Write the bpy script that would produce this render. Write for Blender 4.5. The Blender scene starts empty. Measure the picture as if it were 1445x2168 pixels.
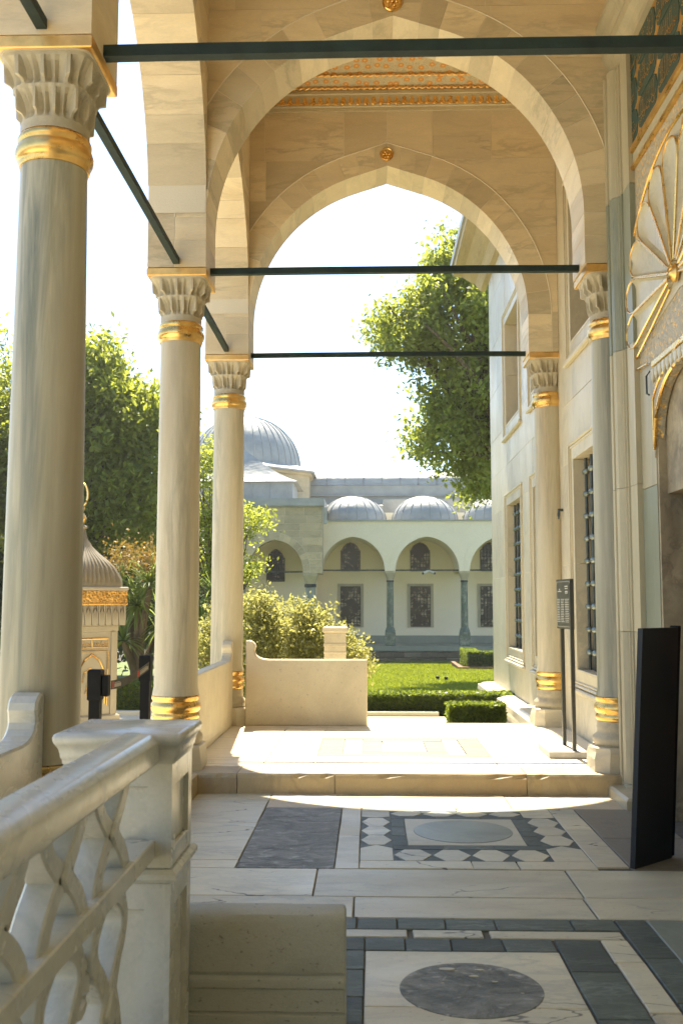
import bpy, math, random
import numpy as np
from mathutils import Vector
D2R = math.radians
random.seed(11); RNG = np.random.default_rng(11)
sc = bpy.context.scene
COL = sc.collection

# ---------------------------------------------------------------- camera, sky, sun, exposure
cam_d = bpy.data.cameras.new("camera"); cam = bpy.data.objects.new("camera", cam_d); COL.objects.link(cam)
cam.location = (0, 0, 1.6)
cam.rotation_euler = (D2R(90 + 5.177), 0, D2R(1.637))
cam_d.lens = 35; cam_d.sensor_width = 36; cam_d.clip_start = .05; cam_d.clip_end = 2000
cam_d.dof.use_dof = True; cam_d.dof.focus_distance = 10.5; cam_d.dof.aperture_fstop = 5.0
sc.camera = cam

SUN_EL, SUN_AZ = 57.2, -5.0          # azimuth from +Y, negative = towards -X
world = bpy.data.worlds.new("World"); sc.world = world; world.use_nodes = True
wn = world.node_tree.nodes; wl = world.node_tree.links
sky = wn.new("ShaderNodeTexSky"); sky.sky_type = 'NISHITA'; sky.sun_disc = False
sky.sun_elevation = D2R(SUN_EL); sky.sun_rotation = D2R(SUN_AZ)
sky.air_density = 1.0; sky.dust_density = 0.3; sky.ozone_density = 1.0
bg = wn["Background"]; bg.inputs[1].default_value = 0.10
wl.new(sky.outputs[0], bg.inputs[0])
sun_d = bpy.data.lights.new("sun", 'SUN'); sun = bpy.data.objects.new("sun", sun_d); COL.objects.link(sun)
sun_d.energy = 4.5; sun_d.angle = D2R(.53); sun_d.color = (1, .90, .70)
sdir = Vector((math.sin(D2R(SUN_AZ)) * math.cos(D2R(SUN_EL)), math.cos(D2R(SUN_AZ)) * math.cos(D2R(SUN_EL)), math.sin(D2R(SUN_EL))))
sun.rotation_euler = sdir.to_track_quat('Z', 'Y').to_euler(); sun.location = sdir * 60
sc.view_settings.view_transform = 'Standard'; sc.view_settings.look = 'None'
sc.view_settings.exposure = 1.92; sc.view_settings.gamma = 1.0; sc.view_settings.use_curve_mapping = False
sc.cycles.use_denoising = True
try: sc.cycles.denoiser = 'OPENIMAGEDENOISE'
except Exception: pass
sc.cycles.max_bounces = 10; sc.cycles.diffuse_bounces = 6; sc.cycles.glossy_bounces = 4
sc.cycles.transmission_bounces = 4; sc.cycles.transparent_max_bounces = 8
sc.cycles.sample_clamp_indirect = 8.0
sc.cycles.use_adaptive_sampling = True; sc.cycles.adaptive_threshold = .02

# ---------------------------------------------------------------- geometry helpers
class G:
    """collects verts and faces in world coordinates"""
    def __init__(s): s.v = []; s.f = []
    def add(s, v, f):
        o = len(s.v); s.v.extend([tuple(p) for p in v]); s.f.extend([tuple(i + o for i in q) for q in f]); return s
    def box(s, x0, x1, y0, y1, z0, z1, c=0):
        if c <= 0:
            return s.add([(x0,y0,z0),(x1,y0,z0),(x1,y1,z0),(x0,y1,z0),(x0,y0,z1),(x1,y0,z1),(x1,y1,z1),(x0,y1,z1)],
                         [(3,2,1,0),(4,5,6,7),(0,1,5,4),(1,2,6,5),(2,3,7,6),(3,0,4,7)])
        c = min(c, (x1-x0)*.4, (y1-y0)*.4, (z1-z0)*.4)
        P = []
        for (z, i) in ((z0, c), (z0 + c, 0), (z1 - c, 0), (z1, c)):
            P += [(x0+i+ (0 if i else 0),y0+i,z),(x1-i,y0+i,z),(x1-i,y1-i,z),(x0+i,y1-i,z)]
        F = [(3,2,1,0),(12,13,14,15)]
        for k in range(3):
            for j in range(4):
                a = k*4+j; b = k*4+(j+1) % 4
                F.append((a, b, b+4, a+4))
        return s.add(P, F)
    def prism(s, poly, ax, a, b, c=0.0):
        """poly: 2D polygon; ax 'x': (y,z), 'y': (x,z), 'z': (x,y); extruded from a to b; chamfer c at both ends"""
        n = len(poly)
        ar = sum(poly[i][0]*poly[(i+1) % n][1] - poly[(i+1) % n][0]*poly[i][1] for i in range(n))
        if ar < 0: poly = poly[::-1]
        def P(u, v, d): return (d,u,v) if ax == 'x' else ((u,d,v) if ax == 'y' else (u,v,d))
        rings = [(poly, a), (poly, b)]
        if c > 0:
            ins = inset(poly, c); sg = 1 if b > a else -1
            rings = [(ins, a), (poly, a + sg*c), (poly, b - sg*c), (ins, b)]
        V = []; F = []
        for pl, d in rings: V += [P(u, v, d) for u, v in pl]
        m = len(rings)
        F.append(tuple(range(n))[::-1]); F.append(tuple(range((m-1)*n, m*n)))
        for k in range(m-1):
            for i in range(n):
                j = (i+1) % n
                F.append((k*n+i, k*n+j, (k+1)*n+j, (k+1)*n+i))
        if (ax == 'y') == (b > a): F = [q[::-1] for q in F]
        return s.add(V, F)
    def strip_prism(s, P, ax, a, b, c=.006):
        """P: list of (u, v, width) along a centre line; a solid band of that width, extruded from a to b"""
        L_, R_ = [], []
        for i, p in enumerate(P):
            q = P[max(0, i-1)]; r = P[min(len(P)-1, i+1)]; d = math.hypot(r[0]-q[0], r[1]-q[1]) or 1
            L_.append((-(r[1]-q[1])/d, (r[0]-q[0])/d))
        def at(i, k, d): return (d, P[i][0]+L_[i][0]*k, P[i][1]+L_[i][1]*k) if ax == 'x' else (P[i][0]+L_[i][0]*k, d, P[i][1]+L_[i][1]*k)
        rings = []
        for i in range(len(P)):
            w = P[i][2]/2; e = max(w-c, w*.4)
            rings.append([at(i, e, a), at(i, w, a+c), at(i, w, b-c), at(i, e, b), at(i, -e, b), at(i, -w, b-c), at(i, -w, a+c), at(i, -e, a)])
        return s.loft(rings)
    def lathe(s, prof, cx, cy, n=32, cap=True, a0=0., a1=2*math.pi):
        full = abs(a1-a0-2*math.pi) < 1e-6; m = n if full else n+1
        V = []; F = []
        for r, z in prof:
            for k in range(m):
                t = a0+(a1-a0)*k/n; V.append((cx+r*math.cos(t), cy+r*math.sin(t), z))
        for i in range(len(prof)-1):
            for k in range(n):
                j = (k+1) % m
                F.append((i*m+k, i*m+j, (i+1)*m+j, (i+1)*m+k))
        if cap and full:
            F.append(tuple(range(m))[::-1]); F.append(tuple(range((len(prof)-1)*m, len(prof)*m)))
        return s.add(V, F)
    def tube(s, pts, r, n=6, closed=False):
        pts = [Vector(p) for p in pts]; m = len(pts); V = []; F = []
        for i, p in enumerate(pts):
            if closed: t = pts[(i+1) % m]-pts[i-1]
            else: t = pts[min(i+1, m-1)]-pts[max(i-1, 0)]
            if t.length < 1e-9: t = Vector((0,0,1))
            t.normalize(); up = Vector((0,0,1)) if abs(t.z) < .9 else Vector((1,0,0))
            a = t.cross(up).normalized(); b = a.cross(t)
            rr = r[i] if isinstance(r, (list, tuple)) else r
            for k in range(n):
                q = 2*math.pi*k/n+math.pi/n; V.append(p+a*(math.cos(q)*rr)+b*(math.sin(q)*rr))
        for i in range(m if closed else m-1):
            for k in range(n):
                j = (k+1) % n; i2 = (i+1) % m
                F.append((i*n+k, i*n+j, i2*n+j, i2*n+k))
        if not closed:
            F.append(tuple(range(n))); F.append(tuple(range((m-1)*n, m*n))[::-1])
        return s.add(V, F)
    def loft(s, rings, cap=True):
        n = len(rings[0]); V = []; F = []
        for rg in rings: V += rg
        for i in range(len(rings)-1):
            for k in range(n):
                j = (k+1) % n; F.append((i*n+k, i*n+j, (i+1)*n+j, (i+1)*n+k))
        if cap:
            F.append(tuple(range(n))[::-1]); F.append(tuple(range((len(rings)-1)*n, len(rings)*n)))
        return s.add(V, F)
    def rotz(s, ang, cx, cy):
        c, d = math.cos(ang), math.sin(ang)
        s.v = [(cx+(x-cx)*c-(y-cy)*d, cy+(x-cx)*d+(y-cy)*c, z) for x, y, z in s.v]; return s
    def shift(s, dx, dy, dz): s.v = [(x+dx, y+dy, z+dz) for x, y, z in s.v]; return s

def inset(poly, c):
    n = len(poly); out = []
    for i in range(n):
        p0 = poly[i-1]; p1 = poly[i]; p2 = poly[(i+1) % n]
        d1 = (p1[0]-p0[0], p1[1]-p0[1]); d2 = (p2[0]-p1[0], p2[1]-p1[1])
        l1 = math.hypot(*d1) or 1e-9; l2 = math.hypot(*d2) or 1e-9
        n1 = (-d1[1]/l1, d1[0]/l1); n2 = (-d2[1]/l2, d2[0]/l2)
        bx, by = n1[0]+n2[0], n1[1]+n2[1]; q = bx*bx+by*by
        k = 2*c/q if q > .3 else c
        out.append((p1[0]+bx*k, p1[1]+by*k))
    return out
def area(poly):
    n = len(poly); return abs(sum(poly[i][0]*poly[(i+1) % n][1]-poly[(i+1) % n][0]*poly[i][1] for i in range(n)))/2
def clip(poly, k, lim, keep_less):
    out = []; n = len(poly)
    ins = lambda p: (p[k] <= lim+1e-9) if keep_less else (p[k] >= lim-1e-9)
    for i in range(n):
        a, b = poly[i], poly[(i+1) % n]
        if ins(a): out.append(a)
        if ins(a) != ins(b):
            t = (lim-a[k])/(b[k]-a[k]); out.append((a[0]+t*(b[0]-a[0]), a[1]+t*(b[1]-a[1])))
    return out
def wpos(o):
    p = Vector((0,0,0))
    while o is not None: p = p+o.location; o = o.parent
    return p
def O(name, g, m, parent=None, smooth=False, label=None, cat=None, group=None, kind=None, ang=40):
    me = bpy.data.meshes.new(name)
    off = wpos(parent) if parent else Vector((0,0,0))
    me.from_pydata([(x-off.x, y-off.y, z-off.z) for x, y, z in g.v], [], g.f)
    if smooth:
        me.shade_smooth()
        if ang: me.set_sharp_from_angle(angle=D2R(ang))
    me.materials.append(m)
    ob = bpy.data.objects.new(name, me); COL.objects.link(ob)
    if parent: ob.parent = parent
    tag(ob, label, cat, group, kind)
    return ob
def tag(o, label=None, cat=None, group=None, kind=None):
    if label: o["label"] = label
    if cat: o["category"] = cat
    if group: o["group"] = group
    if kind: o["kind"] = kind
    return o
def thing(name, loc, label=None, cat=None, group=None, kind=None, parent=None):
    o = bpy.data.objects.new(name, None); COL.objects.link(o)
    if parent: o.parent = parent; o.location = Vector(loc)-wpos(parent)
    else: o.location = loc
    o.empty_display_size = .2
    return tag(o, label, cat, group, kind)
def copy_at(src, dx, dy, dz, parent=None, name=None):
    c = src.copy(); COL.objects.link(c)
    if parent is not None: c.parent = parent
    c.location = (src.location.x+dx, src.location.y+dy, src.location.z+dz)
    if name: c.name = name
    return c
def copy_tree(o, loc=None, parent=None, label=None):
    c = o.copy(); COL.objects.link(c)
    if parent is not None: c.parent = parent
    if loc is not None: c.location = loc
    if label: c["label"] = label
    for ch in list(o.children): copy_tree(ch, None, c)
    return c
def mesh_np(name, V, F, m, parent=None, **k):
    """fast mesh from arrays: V (n,3), F (k,4) or (k,3)"""
    off = wpos(parent) if parent else Vector((0,0,0))
    V = np.asarray(V, np.float32)-np.array([off.x, off.y, off.z], np.float32)
    F = np.asarray(F, np.int32); q = F.shape[1]
    me = bpy.data.meshes.new(name)
    me.vertices.add(len(V)); me.vertices.foreach_set("co", V.ravel())
    me.loops.add(F.size); me.loops.foreach_set("vertex_index", F.ravel())
    me.polygons.add(len(F)); me.polygons.foreach_set("loop_start", np.arange(0, F.size, q, dtype=np.int32))
    me.polygons.foreach_set("loop_total", np.full(len(F), q, np.int32))
    me.update(calc_edges=True); me.materials.append(m)
    ob = bpy.data.objects.new(name, me); COL.objects.link(ob)
    if parent: ob.parent = parent
    tag(ob, **k); return ob

# ---------------------------------------------------------------- procedural materials
class N:
    def __init__(s, name):
        s.m = bpy.data.materials.new(name); s.m.use_nodes = True
        s.t = s.m.node_tree; s.b = s.t.nodes["Principled BSDF"]; s.L = s.t.links.new
    def n(s, ty, **k):
        x = s.t.nodes.new(ty)
        for a, v in k.items(): setattr(x, a, v)
        return x
    def mix(s, f, a, b, mode='MIX'):
        x = s.n("ShaderNodeMix", data_type='RGBA', blend_type=mode)
        for i, v in ((0, f), (6, a), (7, b)):
            if hasattr(v, 'is_output'): s.L(v, x.inputs[i])
            else: x.inputs[i].default_value = v if i == 0 else (*v, 1) if len(v) == 3 else v
        return x.outputs[2]
    def ramp(s, src, *st):
        x = s.n("ShaderNodeValToRGB"); e = x.color_ramp.elements
        while len(e) < len(st): e.new(.5)
        for q, (p, c) in zip(e, st): q.position = p; q.color = (c, c, c, 1) if not isinstance(c, tuple) else (*c, 1)
        s.L(src, x.inputs[0]); return x.outputs[0]
    def math(s, op, a, b=0.):
        x = s.n("ShaderNodeMath", operation=op)
        for i, v in ((0, a), (1, b)):
            if hasattr(v, 'is_output'): s.L(v, x.inputs[i])
            else: x.inputs[i].default_value = v
        return x.outputs[0]
    def coords(s, scale=(1,1,1), rnd=40.):
        tc = s.n("ShaderNodeTexCoord"); mp = s.n("ShaderNodeMapping"); mp.inputs['Scale'].default_value = scale
        s.L(tc.outputs['Object'], mp.inputs[0])
        if rnd:
            oi = s.n("ShaderNodeObjectInfo"); s.rnd = oi.outputs['Random']
            v = s.n("ShaderNodeVectorMath", operation='SCALE'); v.inputs[0].default_value = (1., .73, .51); 
            s.L(s.math('MULTIPLY', s.rnd, rnd), v.inputs['Scale'])
            a = s.n("ShaderNodeVectorMath", operation='ADD'); s.L(mp.outputs[0], a.inputs[0]); s.L(v.outputs[0], a.inputs[1]); return a.outputs[0]
        return mp.outputs[0]
    def noise(s, co, sc_, det=4, ro=.55, dist=0.):
        x = s.n("ShaderNodeTexNoise"); s.L(co, x.inputs['Vector'])
        x.inputs['Scale'].default_value = sc_; x.inputs['Detail'].default_value = det
        x.inputs['Roughness'].default_value = ro; x.inputs['Distortion'].default_value = dist
        return x.outputs[0]
    def bump(s, h, st, dist=.01, nrm=None):
        x = s.n("ShaderNodeBump"); x.inputs['Strength'].default_value = st; x.inputs['Distance'].default_value = dist
        s.L(h, x.inputs['Height'])
        if nrm is not None: s.L(nrm, x.inputs['Normal'])
        return x.outputs[0]
    def done(s, col=None, rough=.5, metal=0., nrm=None, spec=.5):
        if col is not None:
            if hasattr(col, 'is_output'): s.L(col, s.b.inputs['Base Color'])
            else: s.b.inputs['Base Color'].default_value = (*col, 1)
        if hasattr(rough, 'is_output'): s.L(rough, s.b.inputs['Roughness'])
        else: s.b.inputs['Roughness'].default_value = rough
        s.b.inputs['Metallic'].default_value = metal; s.b.inputs['Specular IOR Level'].default_value = spec
        if nrm is not None: s.L(nrm, s.b.inputs['Normal'])
        return s.m

def stone(name, c1, c2, vein=(.3,.3,.28), va=.5, scale=(1,1,1), sc_=1.6, rough=.55, bump=.25, rvar=.25, spot=.0, edge=0., rnd=40., fine=60., vsharp=.06, stain=.0, staincol=(.42,.24,.09), spec=.5, crack=0.):
    wt = lambda c: (c[0]*.97, c[1]*.94, c[2]*.82)  # tints each stone colour warm to carry the light's warm cast
    c1, c2, vein = wt(c1), wt(c2), wt(vein)
    n = N(name); co = n.coords(scale, rnd)
    big = n.noise(co, sc_, 5, .6, .6)
    col = n.mix(n.ramp(big, (.32, 0.), (.68, 1.)), c1, c2)
    v = n.noise(co, sc_*1.7, 6, .62, .45)
    d = n.math('ABSOLUTE', n.math('SUBTRACT', v, .5))
    vm = n.ramp(d, (0., 1.), (vsharp, .0))
    vm2 = n.math('MULTIPLY', vm, n.math('MULTIPLY', n.ramp(n.noise(co, sc_*.8, 2), (.4, 0.), (.65, 1.)), va))
    col = n.mix(vm2, col, vein)
    if stain:
        sm = n.ramp(n.noise(co, sc_*.55, 4, .6, .4), (.5, 0.), (.72, 1.))
        col = n.mix(n.math('MULTIPLY', sm, stain), col, staincol)
    fn = n.noise(co, fine, 4, .7)
    col = n.mix(n.ramp(fn, (.3, .22), (.6, 0.)), col, (c1[0]*.55, c1[1]*.55, c1[2]*.55))
    if spot:
        vo = n.noise(co, fine*.45, 3, .6)
        col = n.mix(n.ramp(vo, (.64, 0.), (.72, spot)), col, (.12,.11,.09))
    if crack:
        wv = n.n('ShaderNodeVectorMath', operation='ADD'); nz = n.n('ShaderNodeTexNoise'); n.L(co, nz.inputs['Vector']); nz.inputs['Scale'].default_value = 5.
        sc2 = n.n('ShaderNodeVectorMath', operation='SCALE'); n.L(nz.outputs['Color'], sc2.inputs[0]); sc2.inputs['Scale'].default_value = .25
        n.L(co, wv.inputs[0]); n.L(sc2.outputs[0], wv.inputs[1])
        vc = n.n('ShaderNodeTexVoronoi', feature='DISTANCE_TO_EDGE'); n.L(wv.outputs[0], vc.inputs['Vector']); vc.inputs['Scale'].default_value = .75
        cm = n.math('MULTIPLY', n.ramp(vc.outputs['Distance'], (.003, 1.), (.007, 0.)), n.ramp(n.noise(co, .9, 2), (.5, 0.), (.56, crack)))
        col = n.mix(cm, col, (.07,.06,.045))
    if rvar:
        k = n.math('ADD', n.math('MULTIPLY', n.rnd, rvar), 1-rvar*.55)
        x = n.n("ShaderNodeVectorMath", operation='SCALE'); n.L(col, x.inputs[0]); n.L(k, x.inputs['Scale']); col = x.outputs[0]
    if edge:
        ge = n.n("ShaderNodeNewGeometry")
        col = n.mix(n.ramp(ge.outputs['Pointiness'], (.52, 0.), (.62, edge)), col, (.8,.72,.55))
    rr = n.ramp(big, (.3, rough-.08), (.7, rough+.1))
    h = n.math('ADD', n.math('MULTIPLY', fn, .35), n.math('MULTIPLY', n.noise(co, 9., 4, .6), .65))
    return n.done(col, rr, 0, n.bump(h, bump, .012), spec)
def plain(name, c, rough=.5, metal=0., bump=0., bs=40., spec=.5, var=0.):
    n = N(name); co = n.coords(); nr = None
    col = c
    if var:
        col = n.mix(n.ramp(n.noise(co, 6., 4), (.3, 0.), (.7, 1.)), tuple(q*(1-var) for q in c), tuple(min(1, q*(1+var)) for q in c))
    if bump: nr = n.bump(n.noise(co, bs, 4, .65), bump, .01)
    return n.done(col, rough, metal, nr, spec)

M = {}
# pale Marmara marble in several ages; warm cast of the light is mixed into every colour
M['soffit'] = stone('marble_arch', (.76,.65,.48), (.62,.53,.40), (.34,.30,.22), .55, (.45,.45,1.9), 1.6, .55, .22, .34, stain=.40, staincol=(.52,.36,.16))
M['darkmortar'] = plain('dark_mortar', (.10,.09,.07), .95, 0, .4, 60, var=.4)
M['fount'] = stone('fountain_marble', (.23,.185,.12), (.175,.145,.095), (.3,.27,.2), .4, (1,1,1), 3., .5, .15, .08, edge=.3)
M['mortar'] = plain('lime_mortar', (.70,.62,.46), .9, 0, .3, 60)
M['shaft'] = stone('marble_shaft', (.64,.57,.44), (.44,.40,.31), (.22,.22,.18), .5, (2.2,2.2,.20), 2.6, .42, .15, .12, stain=.5, staincol=(.34,.22,.09), vsharp=.10)
M['shaft_grey'] = stone('grey_marble_shaft', (.50,.47,.38), (.34,.33,.27), (.13,.15,.13), .9, (2.4,2.4,.13), 2.2, .42, .15, .05, stain=.45, staincol=(.26,.17,.07), vsharp=.12)
M['capital'] = stone('marble_capital', (.50,.44,.33), (.40,.36,.28), (.25,.24,.2), .4, (1,1,1), 3., .6, .25, .1, edge=.55)
M['wall'] = stone('marble_wall', (.66,.60,.48), (.57,.52,.42), (.36,.34,.3), .6, (1,1.3,.8), .9, .42, .12, .12, stain=.18, staincol=(.60,.44,.24))
M['floor'] = stone('marble_floor', (.58,.56,.46), (.48,.47,.39), (.33,.34,.32), .7, (1.,2.6,1), 1.1, .46, .12, .22, spot=.6, stain=.22, crack=.9)
M['terrace'] = stone('marble_terrace', (.84,.78,.68), (.76,.70,.60), (.42,.38,.3), .5, (1,2,1), 1.0, .42, .12, .08, spot=.3)
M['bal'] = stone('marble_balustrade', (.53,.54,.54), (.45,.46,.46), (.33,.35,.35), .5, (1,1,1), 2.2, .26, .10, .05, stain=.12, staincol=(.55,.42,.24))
M['block'] = stone('limestone_block', (.40,.42,.41), (.34,.36,.35), (.2,.2,.16), .12, (1,1,1.5), 2., .7, .45, .05, spot=.75, fine=110)
M['parapet'] = stone('marble_parapet', (.70,.63,.50), (.58,.52,.41), (.44,.38,.3), .35, (1,1,1), 1.6, .5, .2, .08, spot=.35, stain=.45, staincol=(.55,.38,.2))
M['granite'] = stone('dark_granite', (.06,.065,.065), (.13,.135,.13), (.42,.43,.42), 1., (1.,1.7,1), 14., .62, 1., .2, spot=.8, fine=26, vsharp=.12)
def rough_granite():
    n = N('dark_granite'); co = n.coords((1.,1.5,1), 40.)
    a = n.noise(co, 3.2, 6, .72, 1.2); b = n.noise(co, 11., 6, .75, .8); c = n.noise(co, 1.3, 3)
    h = n.math('ADD', n.math('MULTIPLY', a, .55), n.math('MULTIPLY', b, .45))
    col = n.mix(n.ramp(h, (.42, 0.), (.60, 1.)), (.034,.038,.032), (.27,.275,.235))
    col = n.mix(n.ramp(b, (.57, 0.), (.66, .85)), col, (.50,.50,.46))
    col = n.mix(n.ramp(c, (.4, 0.), (.7, .45)), col, (.15,.16,.14))
    return n.done(col, n.ramp(b, (.35, .3), (.65, .62)), 0, n.bump(h, 1., .03), .25)
M['granite'] = rough_granite()
M['slate'] = stone('green_slate', (.062,.080,.076), (.105,.130,.122), (.20,.24,.23), .6, (.7,1.8,1), 4., .55, .5, .6, fine=50, spec=.25)
M['slate2'] = stone('grey_green_stone', (.24,.27,.25), (.20,.23,.21), (.3,.32,.3), .3, (1,1,1), 2., .35, .15, .1)
M['brownstone'] = stone('brown_granite', (.17,.155,.13), (.23,.21,.17), (.1,.09,.08), .4, (1,1,1), 4., .6, .55, .15, spot=.6, fine=45)
M['palegranite'] = stone('pale_granite', (.58,.50,.38), (.50,.44,.34), (.35,.3,.24), .4, (1,1,1), 3., .6, .5, .1, spot=.7, fine=50)
M['green'] = stone('green_marble', (.22,.245,.20), (.29,.30,.25), (.16,.19,.16), .6, (2.,2.,.25), 2., .36, .12, .15)
M['jamb'] = stone('jamb_marble', (.52,.46,.34), (.42,.39,.30), (.28,.28,.23), .5, (2,2,.3), 1.4, .42, .12, .22)
M['step'] = stone('step_marble', (.50,.40,.25), (.42,.34,.22), (.25,.2,.14), .5, (1,1,.6), 1.4, .55, .3, .15, stain=.5, staincol=(.40,.24,.10))

def gold(name, c=(.95,.56,.14), rough=.26, carve=0., cs=30.):
    n = N(name); co = n.coords()
    big = n.noise(co, 7., 4, .6)
    col = n.mix(n.ramp(big, (.35, 0.), (.7, 1.)), (c[0]*.72, c[1]*.62, c[2]*.5), c)
    nr = n.bump(n.noise(co, 5., 2), .12, .02)
    if carve:
        vo = n.n("ShaderNodeTexVoronoi", feature='SMOOTH_F1'); n.L(co, vo.inputs['Vector']); vo.inputs['Scale'].default_value = cs
        w = n.noise(co, cs*.8, 3, .6, 1.5)
        h = n.math('ADD', vo.outputs['Distance'], w)
        nr = n.bump(h, carve, .02, nr)
        col = n.mix(n.ramp(h, (.55, 1.), (.95, 0.)), col, (c[0]*.35, c[1]*.35, c[2]*.3))
    return n.done(col, n.ramp(big, (.3, rough-.06), (.7, rough+.14)), 1., nr)
M['gold'] = gold('gilding', (.92,.62,.22))
M['goldflat'] = gold('worn_gilding', (.92,.62,.24), .45)
M['goldcarve'] = gold('carved_gilding', (.85,.52,.16), .38, 1., 34.)
def goldstone():
    n = N('gilt_carved_stone'); co = n.coords(rnd=0)
    vo = n.n("ShaderNodeTexVoronoi", feature='SMOOTH_F1'); n.L(co, vo.inputs['Vector']); vo.inputs['Scale'].default_value = 26.
    h = n.math('ADD', vo.outputs['Distance'], n.noise(co, 22., 3, .6, 2.))
    f = n.ramp(h, (.62, 1.), (.85, 0.))
    n.L(f, n.b.inputs['Metallic'])
    col = n.mix(f, (.46,.40,.28), (.92,.60,.20))
    m = n.done(col, .42, 0, n.bump(h, 1., .02)); n.L(f, n.b.inputs['Metallic']); return m
M['goldstone'] = goldstone()
def painted():
    n = N('painted_vault'); co = n.coords((1,1,1), 0)
    base = (.66,.55,.32)
    sx = n.n('ShaderNodeSeparateXYZ'); n.L(co, sx.inputs[0]); cb = n.n('ShaderNodeCombineXYZ')
    n.L(sx.outputs[0], cb.inputs[0]); n.L(n.math('SUBTRACT', sx.outputs[2], sx.outputs[1]), cb.inputs[1]); co = cb.outputs[0]
    vine = n.noise(co, 11., 4, .6, 2.2)
    col = n.mix(n.ramp(n.math('ABSOLUTE', n.math('SUBTRACT', vine, .5)), (.0, .8), (.045, 0.)), base, (.36,.36,.26))
    vo = n.n("ShaderNodeTexVoronoi", voronoi_dimensions='2D'); n.L(co, vo.inputs['Vector']); vo.inputs['Scale'].default_value = 8.; vo.inputs['Randomness'].default_value = .55
    col = n.mix(n.ramp(vo.outputs['Distance'], (.27, .95), (.31, 0.)), col, (.72,.32,.06))
    col = n.mix(n.ramp(vo.outputs['Distance'], (.09, .9), (.12, 0.)), col, (.80,.56,.2))
    return n.done(col, .7, 0, n.bump(n.noise(co, 40.), .1, .01))
M['painted'] = painted()
M['iron'] = plain('green_painted_iron', (.016,.030,.026), .62, .0, .35, 30, .3, .3)
M['irongrille'] = plain('grille_iron', (.075,.085,.075), .45, .6, .25, 40, var=.3)
M['knuckle'] = plain('grille_knuckle_iron', (.22,.25,.22), .4, .7, .1, 40, var=.2)
M['wood'] = plain('brown_wood', (.16,.065,.025), .5, 0, .3, 25, var=.4)
M['black'] = plain('black_board', (.006,.006,.006), .55, 0, .05, 200, var=.2)
M['blackmetal'] = plain('black_metal', (.005,.005,.005), .6, 0, .05, 100, .2)
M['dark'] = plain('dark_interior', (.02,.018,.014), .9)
def pane():
    n = N('window_pane'); co = n.coords()
    col = n.mix(n.ramp(n.noise(co, 2.2, 4, .65, .8), (.50, 0.), (.60, 1.)), (.022,.02,.017), (.42,.36,.26))  # pale noise patches paint reflections and curtains into the colour
    return n.done(col, .25, 0, n.bump(n.noise(co, 3., 2), .15, .02))
M['lattice_pane'] = pane()
M['glass'] = plain('dark_glass', (.02,.022,.02), .08, 0, .1, 6, .8)
M['signface'] = plain('bronze_sign_face', (.10,.095,.07), .4, .3, .05, 90, var=.15)
M['signedge'] = plain('steel_grey', (.09,.09,.08), .4, .6)
M['print'] = plain('pale_print', (.62,.58,.46), .6)
M['red'] = plain('red_print', (.65,.06,.02), .5)
M['belt'] = plain('webbing', (.09,.08,.06), .75, 0, .4, 200, var=.2)
M['plate'] = plain('steel_base', (.42,.40,.36), .5, .2, .1, 60, var=.15)
M['plaster'] = stone('plaster', (.95,.86,.72), (.89,.80,.67), (.6,.58,.5), .1, (1,1,1), .6, .85, .08, 0., fine=30, rnd=0)
M['sandstone'] = stone('sandstone', (.62,.51,.35), (.50,.42,.29), (.25,.22,.15), .4, (1,1,2.), 1.5, .8, .35, .35, spot=.3)
M['verd'] = stone('verd_antique', (.07,.11,.085), (.11,.15,.12), (.35,.38,.33), .9, (1,1,1), 6., .35, .1, .1, vsharp=.1)
M['rubble'] = stone('rubble_wall', (.12,.105,.08), (.18,.155,.115), (.07,.06,.05), .6, (1,1,1.5), 2., .9, .7, .5)
M['brick'] = stone('red_brick', (.30,.15,.08), (.24,.12,.07), (.15,.1,.07), .3, (1,1,1), 4., .85, .4, .4)
def lead():
    n = N('lead_sheet'); co = n.coords(); b = n.noise(co, 1.4, 5, .6)
    col = n.mix(n.ramp(b, (.3, 0.), (.7, 1.)), (.27,.275,.255), (.40,.40,.365))
    return n.done(col, n.ramp(b, (.3, .45), (.7, .65)), .0, n.bump(n.noise(co, 2.2, 3), .35, .08))
M['lead'] = lead()
def leaf(name, c1, c2, tr, trk=.5):
    n = N(name); g = n.n("ShaderNodeNewGeometry")
    col = n.mix(g.outputs['Random Per Island'], c1, c2)
    t = n.n("ShaderNodeBsdfTranslucent"); x = n.n("ShaderNodeMixShader"); x.inputs[0].default_value = trk
    n.L(n.mix(g.outputs['Random Per Island'], tr, tuple(min(1, q*1.5) for q in tr)), t.inputs[0])
    out = n.t.nodes["Material Output"]; n.done(col, .45, 0, None, .35)
    n.L(n.b.outputs[0], x.inputs[1]); n.L(t.outputs[0], x.inputs[2]); n.L(x.outputs[0], out.inputs[0])
    return n.m
M['leafplane'] = leaf('plane_leaves', (.085,.11,.03), (.14,.155,.035), (.42,.46,.06), .5)
M['leaftree'] = leaf('tree_leaves', (.085,.11,.03), (.14,.155,.035), (.42,.46,.06), .5)
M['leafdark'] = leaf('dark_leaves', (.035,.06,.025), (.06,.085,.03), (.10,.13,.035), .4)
M['leafgold'] = leaf('golden_leaves', (.15,.15,.05), (.12,.14,.04), (.44,.42,.12), .5)
M['leafbox'] = leaf('box_leaves', (.045,.08,.014), (.09,.12,.02), (.24,.30,.03), .45)
M['leafpalm'] = leaf('strap_leaves', (.07,.11,.035), (.12,.15,.05), (.30,.36,.08), .4)
M['flower'] = leaf('dry_flowers', (.32,.18,.04), (.24,.17,.04), (.3,.2,.04), .3)
M['grassblade'] = leaf('grass_blades', (.085,.13,.014), (.14,.165,.02), (.26,.30,.02), .5)
M['bark'] = stone('bark', (.16,.12,.08), (.10,.08,.055), (.05,.04,.03), .5, (3,3,.6), 3., .9, .6, .1)
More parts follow.
